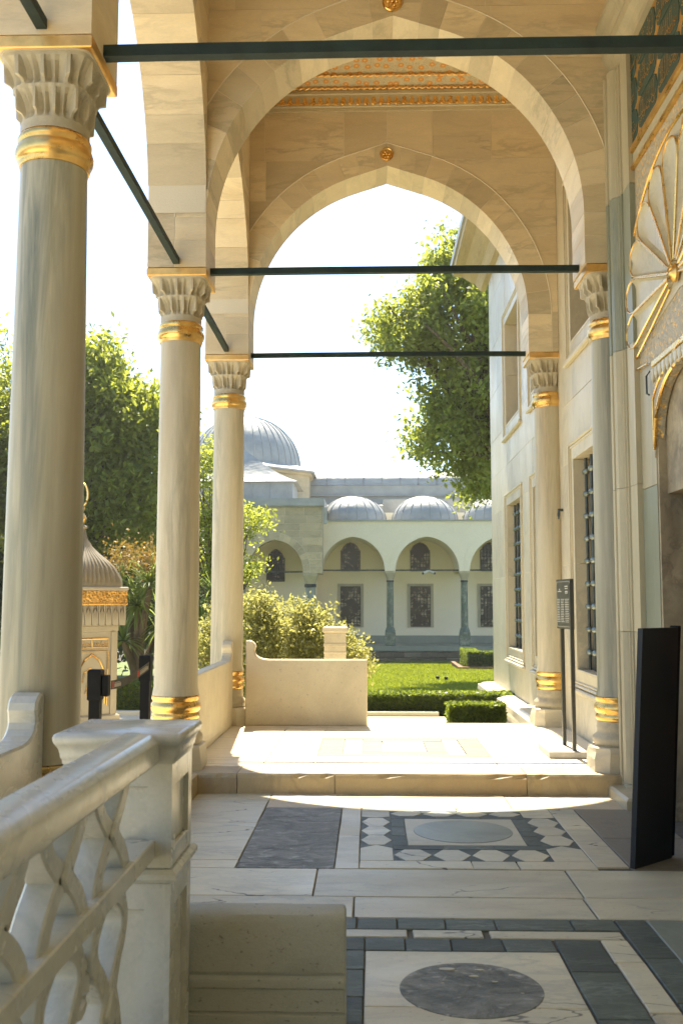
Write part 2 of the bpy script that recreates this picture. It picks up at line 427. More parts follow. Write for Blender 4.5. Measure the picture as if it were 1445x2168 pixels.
def grassmat():
    n = N('lawn_grass'); co = n.coords(rnd=0)
    a = n.noise(co, .6, 4); b = n.noise(co, 40., 4, .7)
    col = n.mix(n.ramp(a, (.35, 0.), (.65, 1.)), (.10,.145,.016), (.135,.165,.02))
    col = n.mix(n.ramp(b, (.35, .5), (.6, 0.)), col, (.05,.08,.01))
    return n.done(col, .7, 0, n.bump(b, .7, .03), .2)
M['lawn'] = grassmat()
M['eave'] = stone('eaves_boards', (.50,.42,.30), (.42,.35,.25), (.3,.25,.18), .5, (3,.4,3), 3., .7, .2, .1)
M['soil'] = plain('garden_soil', (.07,.055,.035), .95, 0, .6, 20, var=.3)
M['paving'] = stone('pale_paving', (.66,.62,.55), (.58,.54,.48), (.4,.38,.32), .4, (1,1,1), .8, .6, .2, .1, spot=.4)
# ---------------------------------------------------------------- ground, lawn, paving outside
def sheet(name, pts_fn, x0, x1, y0, y1, nx, ny, m, **k):
    xs = np.linspace(x0, x1, nx); ys = np.linspace(y0, y1, ny)
    V = [(x, y, pts_fn(x, y)) for y in ys for x in xs]
    F = [(j*nx+i, j*nx+i+1, (j+1)*nx+i+1, (j+1)*nx+i) for j in range(ny-1) for i in range(nx-1)]
    return mesh_np(name, V, F, m, **k)
def lawn_z(x, y):
    t = min(max((y-16.4)/25., 0), 1)
    return -.16-.72*t+.05*math.sin(x*.35+1)*t
GZ = -.15
g = G(); g.add([(-900,-900,-1.2),(900,-900,-1.2),(900,900,-1.2),(-900,900,-1.2)], [(0,1,2,3)])
O('ground', g, M['soil'], kind='structure')
sheet('lawn', lawn_z, -14, 16, 16.25, 41.9, 31, 60, M['lawn'], kind='structure')
g = G(); g.box(-16, 3.6, -6, 15.55, -.6, GZ)
pav = O('pavement', g, M['paving'], kind='structure')
g = G(); g.box(-16, 1.05, 15.55, 15.68, -.6, GZ+.07, .01)
O('kerb', g, M['paving'], kind='structure')
g = G(); g.box(-16, 16, 15.68, 16.3, -.7, GZ-.03)
O('planting_bed', g, M['soil'], kind='structure')

# ---------------------------------------------------------------- lower floor of the porch, stone by stone
WX = 2.245
fl = thing('floor', (0, 5, 0), kind='structure')
g = G(); g.box(-2.05, WX+.4, -6, 8.6, -.6, -.012)
O('floor_bed', g, M['darkmortar'], fl)
def slab(x0, x1, y0, y1, m, name='floor_slab', top=0., parent=None, gp=.003, h=.06, jit=.02):
    t = top+random.uniform(-.0015, .0015)
    j = lambda: random.uniform(-.003, .003)
    poly = [(x0+gp+j(), y0+gp+j()), (x1-gp+j(), y0+gp+j()), (x1-gp+j(), y1-gp+j()), (x0+gp+j(), y1-gp+j())]
    g = G(); g.prism(poly, 'z', t-h, t, .004)
    return O(name, g, M[m], parent or fl)
# far zone beside the step
slab(-1.45, -.82, 6.17, 6.36, 'floor'); slab(-1.45, -.82, 6.36, 7.42, 'floor'); slab(-1.45, -.82, 7.42, 8.25, 'floor'); slab(-1.45, -.82, 8.25, 8.6, 'floor')
slab(-.82, -.22, 6.17, 7.62, 'granite', 'granite_slab'); slab(-.82, -.22, 7.62, 7.95, 'granite', 'granite_slab')
for a, b in ((6.17,7.03),(7.03,7.35),(7.35,7.95)): slab(-.22, -.07, a, b, 'floor')
slab(-.82, 1.1, 7.95, 8.6, 'palegranite', 'granite_slab'); slab(1.1, 2.12, 7.95, 8.6, 'palegranite', 'granite_slab')
slab(1.57, 2.12, 6.17, 7.0, 'brownstone', 'granite_slab'); slab(1.57, 2.12, 7.0, 7.95, 'brownstone', 'granite_slab')
for a, b in ((6.25,7.25),(7.25,7.62),(7.62,7.95)): slab(1.37, 1.57, a, b, 'floor')
for a, b in ((-.07,.62),(.62,.9),(.9,1.37)): slab(a, b, 6.19, 6.37, 'floor')
slab(-.07, .66, 7.84, 7.95, 'floor'); slab(.66, 1.37, 7.84, 7.95, 'floor')
# inlaid panel with a roundel: slate bed, white hexagons, slate frame, white square, grey disc
ix0, ix1, iy0, iy1 = -.07, 1.37, 6.37, 7.84
g = G(); g.box(ix0, ix1, iy0, iy1, -.05, -.0035); O('inlay_bed', g, M['slate'], fl)
def tile(poly, m, name, top=0., c=.002):
    g = G(); g.prism(poly, 'z', top-.05, top+random.uniform(-.001, .001), c); return O(name, g, M[m], fl)
fx0, fx1, fy0, fy1 = .145, 1.135, 6.655, 7.665
for (a, b, c_, d) in ((fx0,fx1,fy0,fy0+.11),(fx0,fx1,fy1-.10,fy1),(fx0,fx0+.10,fy0+.11,fy1-.10),(fx1-.10,fx1,fy0+.11,fy1-.10)):
    n = 3
    for k in range(n):
        if b-a > d-c_: slab(a+(b-a)*k/n, a+(b-a)*(k+1)/n, c_, d, 'slate', 'slate_strip', gp=.0015)
        else: slab(a, b, c_+(d-c_)*k/n, c_+(d-c_)*(k+1)/n, 'slate', 'slate_strip', gp=.0015)
slab(fx0+.10, fx1-.10, fy0+.11, fy1-.10, 'floor', 'roundel_surround', gp=.002)
cxr, cyr, rr_ = .645, 7.17, .345
tile([(cxr+rr_*math.cos(t), cyr+rr_*math.sin(t)) for t in np.linspace(0, 2*math.pi, 49)[:-1]], 'slate2', 'grey_roundel', .004)
def hexa(x0, x1, y0, y1, along_x):
    if along_x:
        d = (x1-x0)*.28; p = [(x0,(y0+y1)/2),(x0+d,y0),(x1-d,y0),(x1,(y0+y1)/2),(x1-d,y1),(x0+d,y1)]
    else:
        d = (x1-x0)*.25; p = [(x0+d,y0+.0),(x1-d,y0),(x1,(y0+y1)/2),(x1-d,y1),(x0+d,y1),(x0,(y0+y1)/2)]
    tile(inset(p, .004), 'floor', 'marble_hexagon')
n = 4
for k in range(n):
    w = (fx1-fx0)/n; hexa(fx0+w*k, fx0+w*(k+1), iy0, fy0, True); hexa(fx0+w*k, fx0+w*(k+1), fy1, iy1, True)
for k in range(3):
    w = (fy1-fy0-.18)/3; a = fy0+.12+w*k
    hexa(ix0, fx0, a, a+w, False); hexa(fx1, ix1, a, a+w, False)
for a, b in ((ix0,fx0),(fx1,ix1)):
    tile(inset([(a,iy0),(b,iy0),(b,fy0+.03),((a+b)/2,fy0+.12),(a,fy0+.03)], .004), 'floor', 'marble_corner')
    tile(inset([(a,fy1-.02),((a+b)/2,fy1-.06),(b,fy1-.02),(b,iy1),(a,iy1)], .004), 'floor', 'marble_corner')
# middle zone: two rows of large slabs
for a, b in ((-1.45,-.32),(-.32,1.16),(1.16,2.12)): slab(a, b, 5.605, 6.17, 'floor', gp=.005)
for a, b in ((-1.45,-.09),(-.09,1.15),(1.15,2.12)): slab(a, b, 5.245, 5.605, 'floor', gp=.005)
# near zone: bordered panel with the dark roundel
for a, b in ((-1.0,-.4),(-.4,-.07),(-.07,.13),(.13,.37),(.37,.62),(.62,1.0),(1.0,1.225)): slab(a, b, 5.065, 5.24, 'slate', 'slate_strip')
for a, b in ((-1.0,-.3),(-.3,.18),(.2,.545),(.57,1.215)): slab(a, b, 4.945, 5.06, 'floor', 'marble_strip', gp=.005)
for a, b in ((-1.0,-.03),(-.03,.16),(.16,.375),(.375,.62),(.62,.86)): slab(a, b, 4.76, 4.94, 'slate', 'slate_strip')
y = 4.76
for l in (.24, .3, .35, .5): slab(-.12, -.03, y-l, y, 'slate', 'slate_strip'); y -= l
y = 5.24
for l in (.55, .5, .6, .5): slab(1.225, 1.385, y-l, y, 'slate', 'slate_strip'); y -= l
y = 4.94
for l in (.30, .55, .45, .3): slab(1.085, 1.22, y-l, y, 'floor', 'marble_strip', gp=.005); y -= l
y = 4.94
for l in (.42, .5, .4, .3): slab(.865, 1.082, y-l, y, 'slate', 'slate_strip'); y -= l
slab(-.03, .86, 4.12, 4.755, 'floor', 'roundel_surround'); slab(-.03, .86, 3.45, 4.12, 'floor', 'roundel_surround')
tile([(.415+.297*math.cos(t), 4.305+.297*math.sin(t)) for t in np.linspace(0, 2*math.pi, 57)[:-1]], 'granite', 'dark_roundel', .004)
for k, (px_, py_, r_) in enumerate(((.33,4.52,.035),(.47,4.515,.02),(.44,4.44,.018),(.52,4.38,.012),(.30,4.36,.008),(.60,4.46,.01),(.62,4.26,.008),(.37,4.50,.01))):
    tile([(px_+r_*random.uniform(.8,1.4)*math.cos(t), py_+r_*.45*random.uniform(.7,1.2)*math.sin(t)) for t in np.linspace(0, 2*math.pi, 9)[:-1]], 'floor', 'marble_fleck', .006, .001)
slab(1.385, 2.12, 4.1, 5.24, 'slate2'); slab(1.385, 2.12, 2.8, 4.1, 'slate2')
slab(-1.0, -.12, 2.8, 4.76, 'floor'); slab(-.03, 1.385, 2.8, 3.4, 'floor')
for j in range(4):
    for i in range(3): slab(-1.45+i*1.19, -1.45+(i+1)*1.19, 2.8-(j+1)*1.2, 2.8-j*1.2, 'floor')
# sill course under the left colonnade
for a, b in ((4.4,5.9),(5.9,7.2),(7.2,8.5)):
    g = G(); g.box(-2.0, -1.452, a+.003, b-.003, -.5, .165, .008); O('sill_block', g, M['step'], fl)
g = G(); g.box(-2.0, -1.0, 3.05, 4.397, -.5, -.02); O('sill_block', g, M['step'], fl)

# ---------------------------------------------------------------- raised terrace with its step
te = thing('terrace', (.3, 10.3, .17), kind='structure')
g = G(); g.box(-1.98, WX+.3, 8.56, 12.02, -.6, .155); O('terrace_bed', g, M['mortar'], te)
def edge_slab(x0, x1):
    # a step stone with a worn, slightly chipped nosing
    n = 14; g = G(); R_ = []
    for i in range(n+1):
        x = x0+.003+(x1-x0-.006)*i/n; w = random.uniform(0, .006)+(random.random() < .12)*.018
        R_.append([(x,8.62,-.2),(x,8.505+w*.3,-.2),(x,8.50+w*.3,.13),(x,8.503+w,.152-w*.5),(x,8.515+w,.167),(x,8.62,.168),(x,8.86,.168),(x,8.86,.1)])
    g.loft(R_); return O('step_stone', g, M['step'], te)
for a, b in ((-1.98,-1.12),(-1.12,-.30),(-.30,1.30),(1.30,2.16)): edge_slab(a, b)
def tslab(x0, x1, y0, y1, m='terrace', name='terrace_slab', top=.17): return slab(x0, x1, y0, y1, m, name, top, te, h=.08)
for a, b in ((-1.98,-.30),(-.30,1.30),(1.30,2.24)): tslab(a, b, 8.865, 8.99, top=.169)
for a, b in ((-1.98,-.95),(-.95,-.5)): 
    for c_, d in ((8.99,9.9),(9.9,10.7),(10.7,11.55)): tslab(a, b, c_, d)
for a, b in ((1.12,1.7),(1.7,2.24)):
    for c_, d in ((8.99,10.0),(10.0,11.55)): tslab(a, b, c_, d)
tslab(-.5, 1.12, 8.99, 9.45); tslab(-.5, 1.12, 10.75, 11.55)
M['inlaygrey'] = stone('grey_inlay', (.18,.17,.15), (.14,.135,.12), (.10,.10,.09), .5, (1,2,1), 3., .5, .2, .2)
for a, b, c_, d in ((-.5,1.12,9.45,9.60),(-.5,1.12,10.60,10.75)): tslab(a, b, c_, d, 'inlaygrey', 'inlay_strip')
for a, b in ((-.5,-.26),(.90,1.12)): tslab(a, b, 9.60, 10.1, 'inlaygrey', 'inlay_strip'); tslab(a, b, 10.1, 10.60, 'inlaygrey', 'inlay_strip')
tslab(-.26, -.08, 9.60, 10.60); tslab(.74, .90, 9.60, 10.60)
tslab(-.08, .74, 9.60, 9.74, 'inlaygrey', 'inlay_strip'); tslab(-.08, .74, 10.46, 10.6, 'inlaygrey', 'inlay_strip')
tslab(-.08, .12, 9.74, 10.46, 'inlaygrey', 'inlay_strip'); tslab(.12, .54, 9.74, 10.46); tslab(.54, .74, 9.74, 10.46, 'inlaygrey', 'inlay_strip')
for a, b in ((-1.98,-.03),(-.03,.85),(.85,2.2)): tslab(a, b, 11.55, 12.06)
# two broad steps down from the terrace end to the paving
g = G(); g.box(-.03, 2.1, 12.03, 12.4, -.5, .01, .01); O('end_step', g, M['terrace'], te)

# ---------------------------------------------------------------- arches
def arch_wall(name, ax, u0, u1, uc, a, zs, rise, zb, zt, d0, d1, t, nv, courses, label, cat, m='soffit', pieces=True, seed=1, gp=.003, kk=.004, blk=.9, kink=False):
    rd = random.Random(seed)
    e = (rise*rise-a*a)/(2*a); Rr = a+e
    fi = math.acos(e/Rr); fo = math.acos(e/(Rr+t))
    K0 = D2R(72); KF = .80; ks_ = math.tan(math.pi/2-K0)
    def ringpt(s, r, fr_, fmax):
        if not kink: return (uc+s*(-e+r*math.cos(fr_*fmax)), zs+r*math.sin(fr_*fmax))
        p0 = (-e+r*math.cos(K0), r*math.sin(K0))
        if fr_ <= KF: q = K0*fr_/KF; return (uc+s*(-e+r*math.cos(q)), zs+r*math.sin(q))
        w = (fr_-KF)/(1-KF); return (uc+s*p0[0]*(1-w), zs+p0[1]+p0[0]*w*ks_)
    def ip(s, f): return ringpt(s, Rr, f/fi, fi)
    def op(s, f): return ringpt(s, Rr+t, f/fo, fo)
    crown = zs+math.sqrt((Rr+t)**2-e*e)
    if kink: crown = op(1, fo)[1]
    loc = ((d0+d1)/2, uc, zb) if ax == 'x' else (uc, (d0+d1)/2, zb)
    root = thing(name, loc, label, cat)
    ni = 20
    cur = [ip(1, fi*k/ni) for k in range(ni+1)]+[ip(-1, fi*k/ni) for k in range(ni-1, -1, -1)]
    q = kk if pieces else 0
    cur2 = [(uc+(p[0]-uc)*(1+q/a), p[1]+q) for p in cur]
    poly = ([(u0+q, zb+q)] if uc-a > u0+.01 else [])+[(u0+q, zt), (u1-q, zt)]
    if uc+a < u1-.01: poly += [(u1-q, zb+q), (uc+a+q, zb+q)]
    poly += [(min(u1-q-.006, max(u0+q+.006, p[0])), p[1]) for p in cur2]
    if uc-a > u0+.01: poly += [(uc-a-q, zb+q)]
    # dedupe
    pp = []
    for p in poly:
        if not pp or abs(p[0]-pp[-1][0])+abs(p[1]-pp[-1][1]) > 1e-6: pp.append(p)
    g = G(); g.prism(pp, ax, d0+q, d1-q); O('arch_core', g, M['mortar'] if pieces else M[m], root)
    if not pieces: return root
    def piece(nm, pl, c=.002):
        pl = clip(clip(pl, 0, u0+gp, False), 0, u1-gp, True)
        if len(pl) < 3 or area(pl) < .0015: return
        j = rd.uniform(-.001, .001); g = G(); g.prism(pl, ax, d0+j, d1-j, c); return O(nm, g, M[m], root)
    for s in (1, -1):
        # stilt block(s) under the springing
        if zs-zb > .05:
            xa, xb = uc+s*a, uc+s*(a+t)
            hs = [zb, zb+(zs-zb)*.55, zs]
            for k in range(2): piece('voussoir', [(xa,hs[k]+gp),(xb-s*gp,hs[k]+gp),(xb-s*gp,hs[k+1]-gp),(xa,hs[k+1]-gp)])
        fr = [0]; 
        for k in range(nv): fr.append(fr[-1]+rd.uniform(.75, 1.25))
        fr = [f/fr[-1] for f in fr]
        for k in range(nv):
            f0, f1 = fr[k], fr[k+1]
            gi, go = gp/Rr/fi, gp/(Rr+t)/fo
            ks = 4
            inn = [ip(s, fi*(f0+gi+(f1-f0-2*gi)*i/ks)) for i in range(ks+1)]
            out = [op(s, fo*(f0+go+(f1-f0-2*go)*i/ks)) for i in range(ks+1)]
            sh = lambda p: (p[0]-s*0, p[1])
            out = [((o[0]*(1-gp*.8/t)+i_[0]*gp*.8/t), (o[1]*(1-gp*.8/t)+i_[1]*gp*.8/t)) for o, i_ in zip(out, inn)]
            piece('voussoir', inn+out[::-1], .0015)
        # pale raised line along the back of the ring
        if ax == 'y':
            pts = [(op(s, fo*k/24)[0], d0-.001, op(s, fo*k/24)[1]) for k in range(25)]
            g = G(); g.tube([q_ for q_ in pts if u0+.01 < q_[0] < u1-.01], .007, 5); O('arch_line', g, M['mortar'], root, True)
        # spandrel courses
        def uext(z):
            if z <= zs: return a+t
            h = z-zs; q2 = (Rr+t)**2-h*h
            if kink and h > (Rr+t)*math.sin(K0): return max(0., (crown-z)/ks_)
            return max(0., math.sqrt(q2)-e) if q2 > 0 else 0.
        W = (u1-uc) if s > 0 else (uc-u0)
        for k in range(len(courses)-1):
            za, zb_ = courses[k]+gp, courses[k+1]-gp
            x = W; 
            while x > .02:
                w = blk*rd.uniform(.75, 1.35); xin = x-w
                if xin < .35*blk: xin = -1 if zb_ > crown else 0.
                xin = max(xin, 0.)
                zl = za
                if uext(za)+gp > x-gp:      # lower part of this block lies inside the ring of the arch
                    h2 = (Rr+t)**2-(x+e)**2; zl = zs+math.sqrt(max(h2, 0))+gp if h2 > 0 else za
                    if zl > zb_-.02: x = xin; continue
                ns = 8; inner = []
                for i in range(ns+1):
                    z = zl+(zb_-zl)*i/ns; inner.append((min(x-gp, max(xin+gp, uext(z)+gp)), z))
                pl = [(uc+s*(x-gp), zl), *[(uc+s*p, z) for p, z in inner], (uc+s*(x-gp), zb_)]
                qq = []
                for p in pl:
                    if not qq or abs(p[0]-qq[-1][0])+abs(p[1]-qq[-1][1]) > 1e-5: qq.append(p)
                if len(qq) >= 3: piece('spandrel_block', qq, 0)
                x = xin
    return root
ZA, ZS, ZT = 4.56, 5.05, 8.3
XL0, XL1 = -1.97, -1.447
UC, AH = .2215, 1.668
CY = [1.51, 5.18, 8.82, 11.93]
cr = [4.56, 5.05, 5.5, 5.98, 6.45, 6.95, 7.58, 8.3]
A2 = arch_wall('stone_arch', 'y', XL0, WX, UC, AH, ZS-.03, 1.80, ZA, ZT, CY[2]-.265, CY[2]+.265, .28, 11, cr, 'middle pointed stone arch spanning the porch above the raised terrace step', 'arch', seed=3, kink=True)
A3 = arch_wall('stone_arch', 'y', XL0, WX, UC, AH, ZS-.03, 1.80, ZA, ZT, CY[3]-.265, CY[3]+.265, .28, 12, cr, 'farthest pointed stone arch framing the sky and the garden arcade', 'arch', seed=5, kink=True)
A1 = arch_wall('stone_arch', 'y', XL0, WX, UC, AH, ZS, 1.80, ZA, ZT, CY[1]-.265, CY[1]+.265, .28, 10, [4.56,5.05,6.0,7.0,8.3], 'nearest stone arch, only its block over the near left column showing', 'arch', seed=6, pieces=False)
def side_arch(y0, y1, rise, label, pieces=True, seed=1, nv=9):
    yc = (y0+y1)/2; a = (y1-y0)/2
    return arch_wall('side_arch', 'x', y0, y1, yc, a, ZS, rise, ZA, ZT, XL0, XL1, .28, nv, cr, label, 'arch', pieces=pieces, seed=seed)
side_arch(CY[1]+.265, CY[2]-.265, 1.80, 'side arch of banded marble springing from the second column towards the nearest', seed=8)
side_arch(CY[2]+.265, CY[3]-.265, 1.58, 'narrow side arch of marble between the second and third left columns', seed=9, nv=8)
side_arch(CY[0]+.265, CY[1]-.265, 1.80, 'side arch above the nearest left column, running out of the picture', pieces=False)
# gilded rosettes at the crowns
def rosette(parent, x, y, z, r):
    rt = thing('rosette', (x, y, z), parent=parent)
    g = G(); V = []
    prof = [(r,0),(r,.012),(r*.9,.022),(r*.8,.014),(r*.72,.012)]
    g.lathe([(p, q) for p, q in prof]+[(0.001,.012)], 0, 0, 28)
    g.v = [(x+vx, y-vz, z+vy) for vx, vy, vz in g.v]; O('disc', g, M['gold'], rt, True)
    for k in range(6):
        a = k*math.pi/3; g = G(); px, pz = x+math.cos(a)*r*.42, z+math.sin(a)*r*.42
        pts = [(px+math.cos(t)*r*.2*math.cos(a)-math.sin(t)*r*.16*math.sin(a), pz+math.cos(t)*r*.2*math.sin(a)+math.sin(t)*r*.16*math.cos(a)) for t in np.linspace(0, 2*math.pi, 9)[:-1]]
        g.prism(pts, 'y', y-.006, y-.026, .006); O('petal', g, M['gold'], rt)
    g = G(); g.lathe([(r*.2,0),(r*.18,.03),(r*.1,.038),(.001,.04)], 0, 0, 12); g.v = [(x+a, y-c, z+b) for a, b, c in g.v]; O('boss', g, M['gold'], rt, True)
rosette(A3, .215, CY[3]-.266, 7.015, .082); rosette(A2, .215, CY[2]-.266, 7.0, .092)

# ---------------------------------------------------------------- ceilings and roof
ce = thing('ceiling', (.2, 7, 8.3), kind='structure')
g = G(); g.box(-2.15, 2.9, -6, 12.35, 8.32, 8.6); O('roof_slab', g, M['plaster'], ce)
g = G(); g.box(-1.97, 2.245, -6, CY[0]-.27, 8.2, 8.31); O('ceiling_field', g, M['plaster'], ce)
# painted vault of the far bay: coved sides over a gilded cornice
bx0, bx1, by0, by1 = XL1, WX, CY[2]+.265, CY[3]-.265
def cove(name, d, z0, z1, i0, i1, m, par):
    P = lambda i, z: [(bx0+i, by0+i, z), (bx1-i, by0+i, z), (bx1-i, by1-i, z), (bx0+i, by1-i, z)]
    g = G(); R_ = []
    for k in range(5):
        t = k/4.; R_.append(P(i0+(i1-i0)*t, z0+(z1-z0)*math.sin(t*math.pi/2) if d else z0+(z1-z0)*t))
    g.loft(R_, False); return O(name, g, M[m], par)
cove('painted_cove', True, 7.80, 8.30, .06, .85, 'painted', ce)
g = G(); g.box(bx0+.7, bx1-.7, by0+.7, by1-.7, 8.285, 8.30); O('painted_field', g, M['painted'], ce)
M['corn'] = stone('cornice_marble', (.60,.52,.36), (.52,.45,.32), (.4,.34,.24), .2, (1,1,1), 3., .5, .1, .05)
for sgn, y in ((-1, by1), (1, by0)):
    g = G(); prof = [(0,7.56),(.03,7.56),(.035,7.6),(.05,7.61),(.075,7.74),(.09,7.75),(.09,7.79),(0,7.81)]
    g.prism([(y+sgn*a-(0.0)*sgn, z) for a, z in prof], 'x', bx0+.002, bx1-.002); O('cornice', g, M['corn'], ce)
for x, s in ((bx0, 1), (bx1, -1)):
    g = G(); g.prism([(x+s*a, z) for a, z in prof], 'y', by0+.095, by1-.095); O('cornice', g, M['corn'], ce)
# gilt ornament on the cornice facing the viewer: palmettes, rope mouldings and a painted frieze
g = G(); y = by1-.065
P0 = [(0,-.06),(.022,-.05),(.030,-.015),(.016,.012),(.030,.03),(.012,.038),(0,.065),(-.012,.038),(-.030,.03),(-.016,.012),(-.030,-.015),(-.022,-.05)]
g.prism(P0, 'y', -.006, .012, .004); g.shift(bx0+.12, y+.0, 7.675)
pal = O('palmette', g, M['gold'], ce)
for k in range(1, 38): copy_at(pal, k*.0925, 0, 0, ce)
g = G(); g.tube([(.045*math.cos(t), 0, .05*math.sin(t)) for t in np.linspace(-2.9, -.25, 9)], .007, 5); g.shift(bx0+.166, y-.004, 7.68)
lk = O('palmette_link', g, M['gold'], ce)
for k in range(1, 37): copy_at(lk, k*.0925, 0, 0, ce)
for z, i in ((7.815,.075),(7.915,.185)):
    pts = [(bx0+.1+k*.02, by1-i-.02+.008*math.sin(k*1.6), z+.008*math.cos(k*1.6)) for k in range(176)]
    g = G(); g.tube(pts, .016, 6); O('gilt_rope', g, M['goldflat'], ce, True)
# ---------------------------------------------------------------- columns
def capital_mesh():
    g = G(); nseg = 192; z0, z1 = 4.11, 4.49; rings = []
    def Rb(s, th):
        c, d = abs(math.cos(th)), abs(math.sin(th)); h = .25
        sq = h/((c**7+d**7)**(1/7.)); m = min(1, max(0, s))**1.25
        return .183*(1-m)+sq*m
    lv = [(-.16,0,0), (-.02,0,0)]
    for tier, (s0, s1) in enumerate(((0., .5), (.5, .97))):
        for t in (0., .06, .16, .24, .25, .5, .75, .9, 1.): lv.append((s0+(s1-s0)*t, tier+1, t))
    lv += [(.975, 0, 0), (1., 0, 0)]
    for s, tier, t in lv:
        rg = []; z = 4.165+s*(z1-4.165)
        for k in range(nseg):
            th = 2*math.pi*k/nseg; 
            if tier == 0: r = Rb(s, th) if s < .5 else Rb(1, th)*(1.0 if s < .98 else 1.015)
            else:
                s0, s1 = ((0., .5), (.5, .97))[tier-1]
                ph = (th*12/(2*math.pi)+(.5 if tier == 1 else 0.)) % 1.; tri = abs(2*ph-1)
                ra, rb = Rb(s0, th), Rb(s1, th)
                fold = 1-abs(2*min(1, tri/.76)-1)
                niche = ra*1.0+(rb-ra)*(t**2.0)-(.010+.024*fold)*(1-t**3)*min(1, t*4+.2)
                pend = rb*.985-.01*(1-t)
                if tri > .76: r = pend if t >= .2 else (ra+(pend-ra)*(t/.2)**2*.45)
                else:
                    arch = max(0., (t-.72)/.28)**1.2*.9
                    r = niche+(pend-niche)*arch
            rg.append((r*math.cos(th), r*math.sin(th), z))
        rings.append(rg)
    rings.insert(0, [(.186*math.cos(2*math.pi*k/nseg), .186*math.sin(2*math.pi*k/nseg), 4.105) for k in range(nseg)])
    g.loft(rings); return g
CAPG = capital_mesh()
def column(x, y, zb, label, rb=.190, rt=.178, seed=0, sm='shaft'):
    t = thing('marble_column', (x, y, zb), label, 'column')
    g = G(); prof = [(rb+.012,.79),(rb+.008,.82),(rb,.86)]+[(rb+(rt-rb)*((k/12.)**1.3), .86+(3.90-.86)*k/12.) for k in range(1, 13)]+[(rt+.004,3.95)]
    g.lathe(prof, x, y, 40); O('shaft', g, M[sm], t, True)
    g = G(); g.lathe([(rt+.002,3.925),(rt+.008,3.925),(rt+.014,3.945),(rt+.014,3.955),(rt+.022,3.965),(rt+.030,3.985),(rt+.031,4.01),(rt+.024,4.035),(rt+.013,4.045),(rt+.012,4.055),(rt+.019,4.065),(rt+.019,4.085),(rt+.010,4.10),(rt,4.108)], x, y, 48); O('neck_ring', g, M['gold'], t, True, ang=60)
    g = G(); g.v = list(CAPG.v); g.f = list(CAPG.f); g.shift(x, y, 0); O('capital', g, M['capital'], t, True, ang=22)
    h = .265
    g = G(); g.box(x-h, x+h, y-h, y+h, 4.488, 4.558, .006); O('abacus_band', g, M['goldflat'], t)
    g = G(); g.lathe([(rb+.004,.79),(rb+.016,.785),(rb+.018,.76),(rb+.006,.745),(rb+.008,.735),(rb+.026,.72),(rb+.030,.69),(rb+.024,.665),(rb+.008,.65),(rb+.008,.64),(rb+.016,.63),(rb+.018,.60),(rb+.006,.58)], x, y, 48); O('base_ring', g, M['gold'], t, True, ang=60)
    g = G(); g.lathe([(rb+.006,.582),(rb+.010,.54),(rb+.014,.53),(rb+.008,.51),(rb+.012,.48),(rb+.045,.45),(rb+.052,.42),(rb+.040,.39),(rb+.03,.372)], x, y, 48); O('base_moulding', g, M['capital'], t, True, ang=50)
    # worn octagonal plinth block
    rd = random.Random(seed+3); R_ = []
    for z, w in ((zb-.35,.262),(zb+.002,.262),(zb+.05,.262),(zb+.10,.258),(.33,.250),(.365,.245),(.374,.225)):
        ring = []
        for k in range(8):
            a = D2R(22.5+45*k); rr = w/math.cos(D2R(22.5))*.985
            c8 = (w*math.copysign(1, math.cos(a))*(1 if abs(math.cos(a)) > .7 else .62), w*math.copysign(1, math.sin(a))*(1 if abs(math.sin(a)) > .7 else .62))
            ring.append((x+c8[0]+rd.uniform(-.008,.004), y+c8[1]+rd.uniform(-.004,.008), z))
        R_.append(ring)
    g = G(); g.loft(R_); O('plinth', g, M['capital'], t)
    return t
XC, XR = -1.7085, 2.165
C1 = column(XC, CY[1], .17, 'near left marble column, large, with gold rings and green-grey streaks', .205, .176, 1, 'shaft_grey')
column(XC, CY[2], .17, 'second left marble column with gold neck and base rings beside the stanchion', .192, .180, 2)
column(XC, CY[3], .17, 'farthest left marble column joined to the end parapet', .192, .182, 3)
column(XR, CY[2], .17, 'right engaged column beside the portal jamb and sign stand', .192, .178, 4, 'shaft_grey')
column(XR, CY[3], .17, 'farther right engaged column of warm veined marble against the wall', .192, .180, 5)

# ---------------------------------------------------------------- iron tie rods
def rod(x0, x1, y0, y1, z, r, label):
    n = 10; g = G(); pts = []
    for i in range(n+1):
        t = i/n; pts.append((x0+(x1-x0)*t, y0+(y1-y0)*t, z+.006*math.sin(t*3.1)*1+random.uniform(-.0015,.0015)))
    g.tube(pts, r*1.414, 4); return O('tie_rod', g, M['iron'], None, False, label, 'tie rod', 'iron tie rods between the columns')
rod(XL1-.05, 2.3, CY[1], CY[1], 4.60, .033, 'nearest dark iron tie rod crossing the top of the picture')
rod(XL1-.05, XR-.25, CY[2], CY[2], 4.60, .028, 'dark iron tie rod across the middle arch at capital height')
rod(XL1-.05, XR-.25, CY[3], CY[3], 4.605, .026, 'dark iron tie rod across the farthest arch')
rod(XC, XC, CY[1]+.24, CY[2]-.24, 4.615, .028, 'slanting green iron rod between the first and second left columns')
rod(XC, XC, CY[2]+.24, CY[3]-.24, 4.615, .027, 'short green iron rod between the second and third left columns')
rod(XC, XC, CY[0]+.24, CY[1]-.24, 4.615, .028, 'iron rod entering the block above the near left column')
